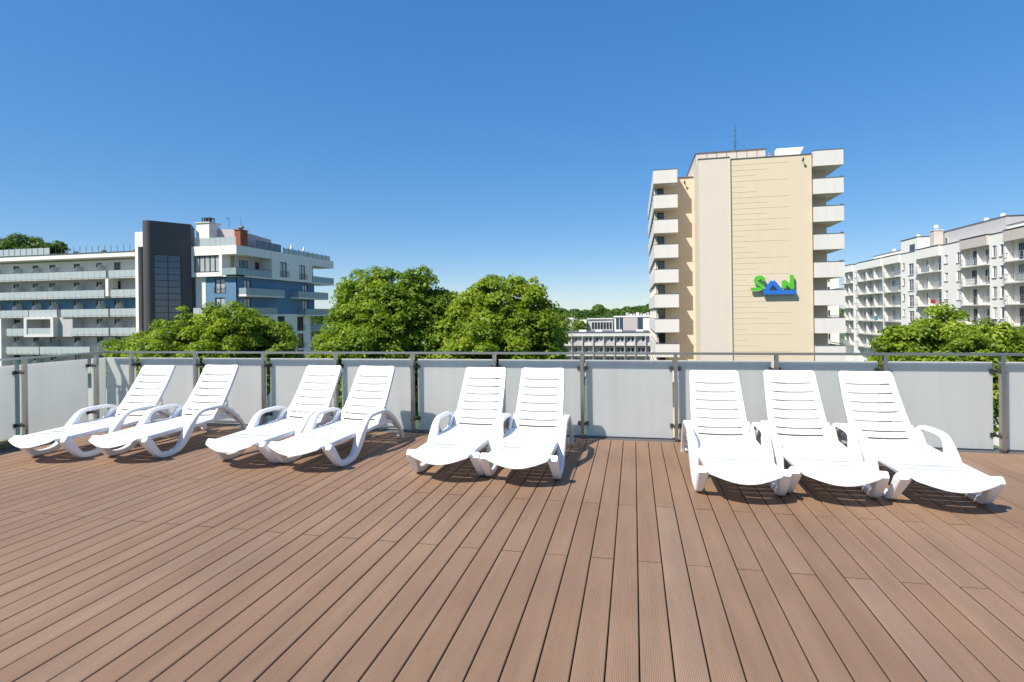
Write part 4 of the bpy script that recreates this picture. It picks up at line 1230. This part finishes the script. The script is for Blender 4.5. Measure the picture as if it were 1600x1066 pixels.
tree('chestnut_tree', 'small green treetop at the right edge of the picture', G1, *XY(1596, 33),
     [(0, 0, -.05, 1.2, 2.0), (1.3, .2, .2, 1.3, 2.2)], 20, n_leaf=12000, leaf=.25)
G2 = 'trees behind the left building'
tree('poplar_tree', 'dark tree rising behind the roof of the balcony wing at the far left', G2, *XY(28, 125),
     [(-3, 0, 20.6, 4.5, 5.5), (2.5, 0, 20.2, 4.2, 5.0), (5.6, 0, 18.6, 2.6, 4.0), (-8, 0, 19.5, 4.2, 5)], 21, leaf=.5, n_leaf=17000, mat_=M['leaf_far'], clump=(.9, 1.7))
tree('poplar_tree', 'small loose treetop above the roof rail of the balcony wing', G2, *XY(90, 128),
     [(0, 0, 19.9, 1.9, 3.6), (-2.0, 0, 19.0, 1.4, 3.0)], 22, leaf=.45, n_leaf=4200, mat_=M['leaf_far'], clump=(.6, 1.1))
G3 = 'trees between the far buildings'
tree('garden_tree', 'small olive green tree in front of the far grey hall', G3, *XY(903, 190),
     [(0, 0, -1.0, 2.4, 2.8), (1.2, 0, -1.8, 1.6, 2.2)], 23, leaf=.5, n_leaf=4200, mat_=M['leaf2'], clump=(.7, 1.2))
tree('garden_tree', 'bright green tree beside the pale house behind the central trees', G3, *XY(862, 170),
     [(0, 0, 3.0, 3.2, 4.2), (3.2, 0, 1.6, 2.2, 3.4), (-3, 0, 2.2, 2.6, 3.6)], 24, leaf=.5, n_leaf=7500, mat_=M['leaf2'], clump=(.8, 1.4))

def wood():
    """the far wood that closes the horizon: one mass of crowns"""
    r = np.random.default_rng(5); VS = []; TT = []
    for row, (v0, n, h0) in enumerate(((258, 120, 15.0), (272, 130, 17.5), (290, 130, 19.5))):
        for i in range(n):
            u = -230 + 420 * (i + r.uniform(-.3, .3)) / n; v = v0 + r.uniform(-8, 8)
            rad = r.uniform(3.6, 6.4); ht = GROUND + h0 + r.uniform(1.0, 4.5) + 3.0 * math.sin(u * .035 + row) - 1.5 + (3.5 if u > 0 else 0) * min(1, max(0, u / 12))
            m = 420
            q = r.normal(size=(m, 3)); q /= np.linalg.norm(q, axis=1)[:, None]; q[:, 2] = np.abs(q[:, 2]) * 1.0 - .25
            cl = r.normal(size=(18, 3)); cl /= np.linalg.norm(cl, axis=1)[:, None]
            bump_ = 1 + .18 * np.max(q @ cl.T, axis=1) ** 6 * 1.2 - .12
            pos = np.array([u, v, ht - rad * 1.1]) + q * np.array([rad, rad, rad * 1.1]) * (bump_ * r.uniform(.88, 1.05, m))[:, None]
            nor = q + r.normal(size=(m, 3)) * .5; nor /= np.linalg.norm(nor, axis=1)[:, None]
            t = np.cross(nor, r.normal(size=(m, 3))); t /= np.linalg.norm(t, axis=1)[:, None]; b = np.cross(nor, t)
            s = r.uniform(.7, 1.5, m)[:, None]
            VS.append(np.stack([pos - t * s * .5, pos - b * s * .45, pos + t * s * .5, pos + b * s * .45], 1))
            TT.append(np.clip(r.normal(r.uniform(.2, .8), .15, m), 0, 1))
    V = np.concatenate(VS); n = len(V); T = np.concatenate(TT)
    me = bpy.data.meshes.new('distant_wood')
    me.vertices.add(n * 4); me.vertices.foreach_set('co', V.reshape(-1)); me.loops.add(n * 4)
    me.loops.foreach_set('vertex_index', np.arange(n * 4, dtype=np.int32)); me.polygons.add(n)
    me.polygons.foreach_set('loop_start', np.arange(0, n * 4, 4, dtype=np.int32)); me.polygons.foreach_set('loop_total', np.full(n, 4, dtype=np.int32))
    me.update(calc_edges=True)
    at = me.attributes.new('tint', 'FLOAT', 'FACE'); at.data.foreach_set('value', T.astype(np.float32))
    me.materials.append(M['leaf_far'])
    o = bpy.data.objects.new('distant_wood', me); C.objects.link(o)
    tag(o, 'dark green wood along the horizon behind the buildings', 'wood', kind='stuff')
wood()
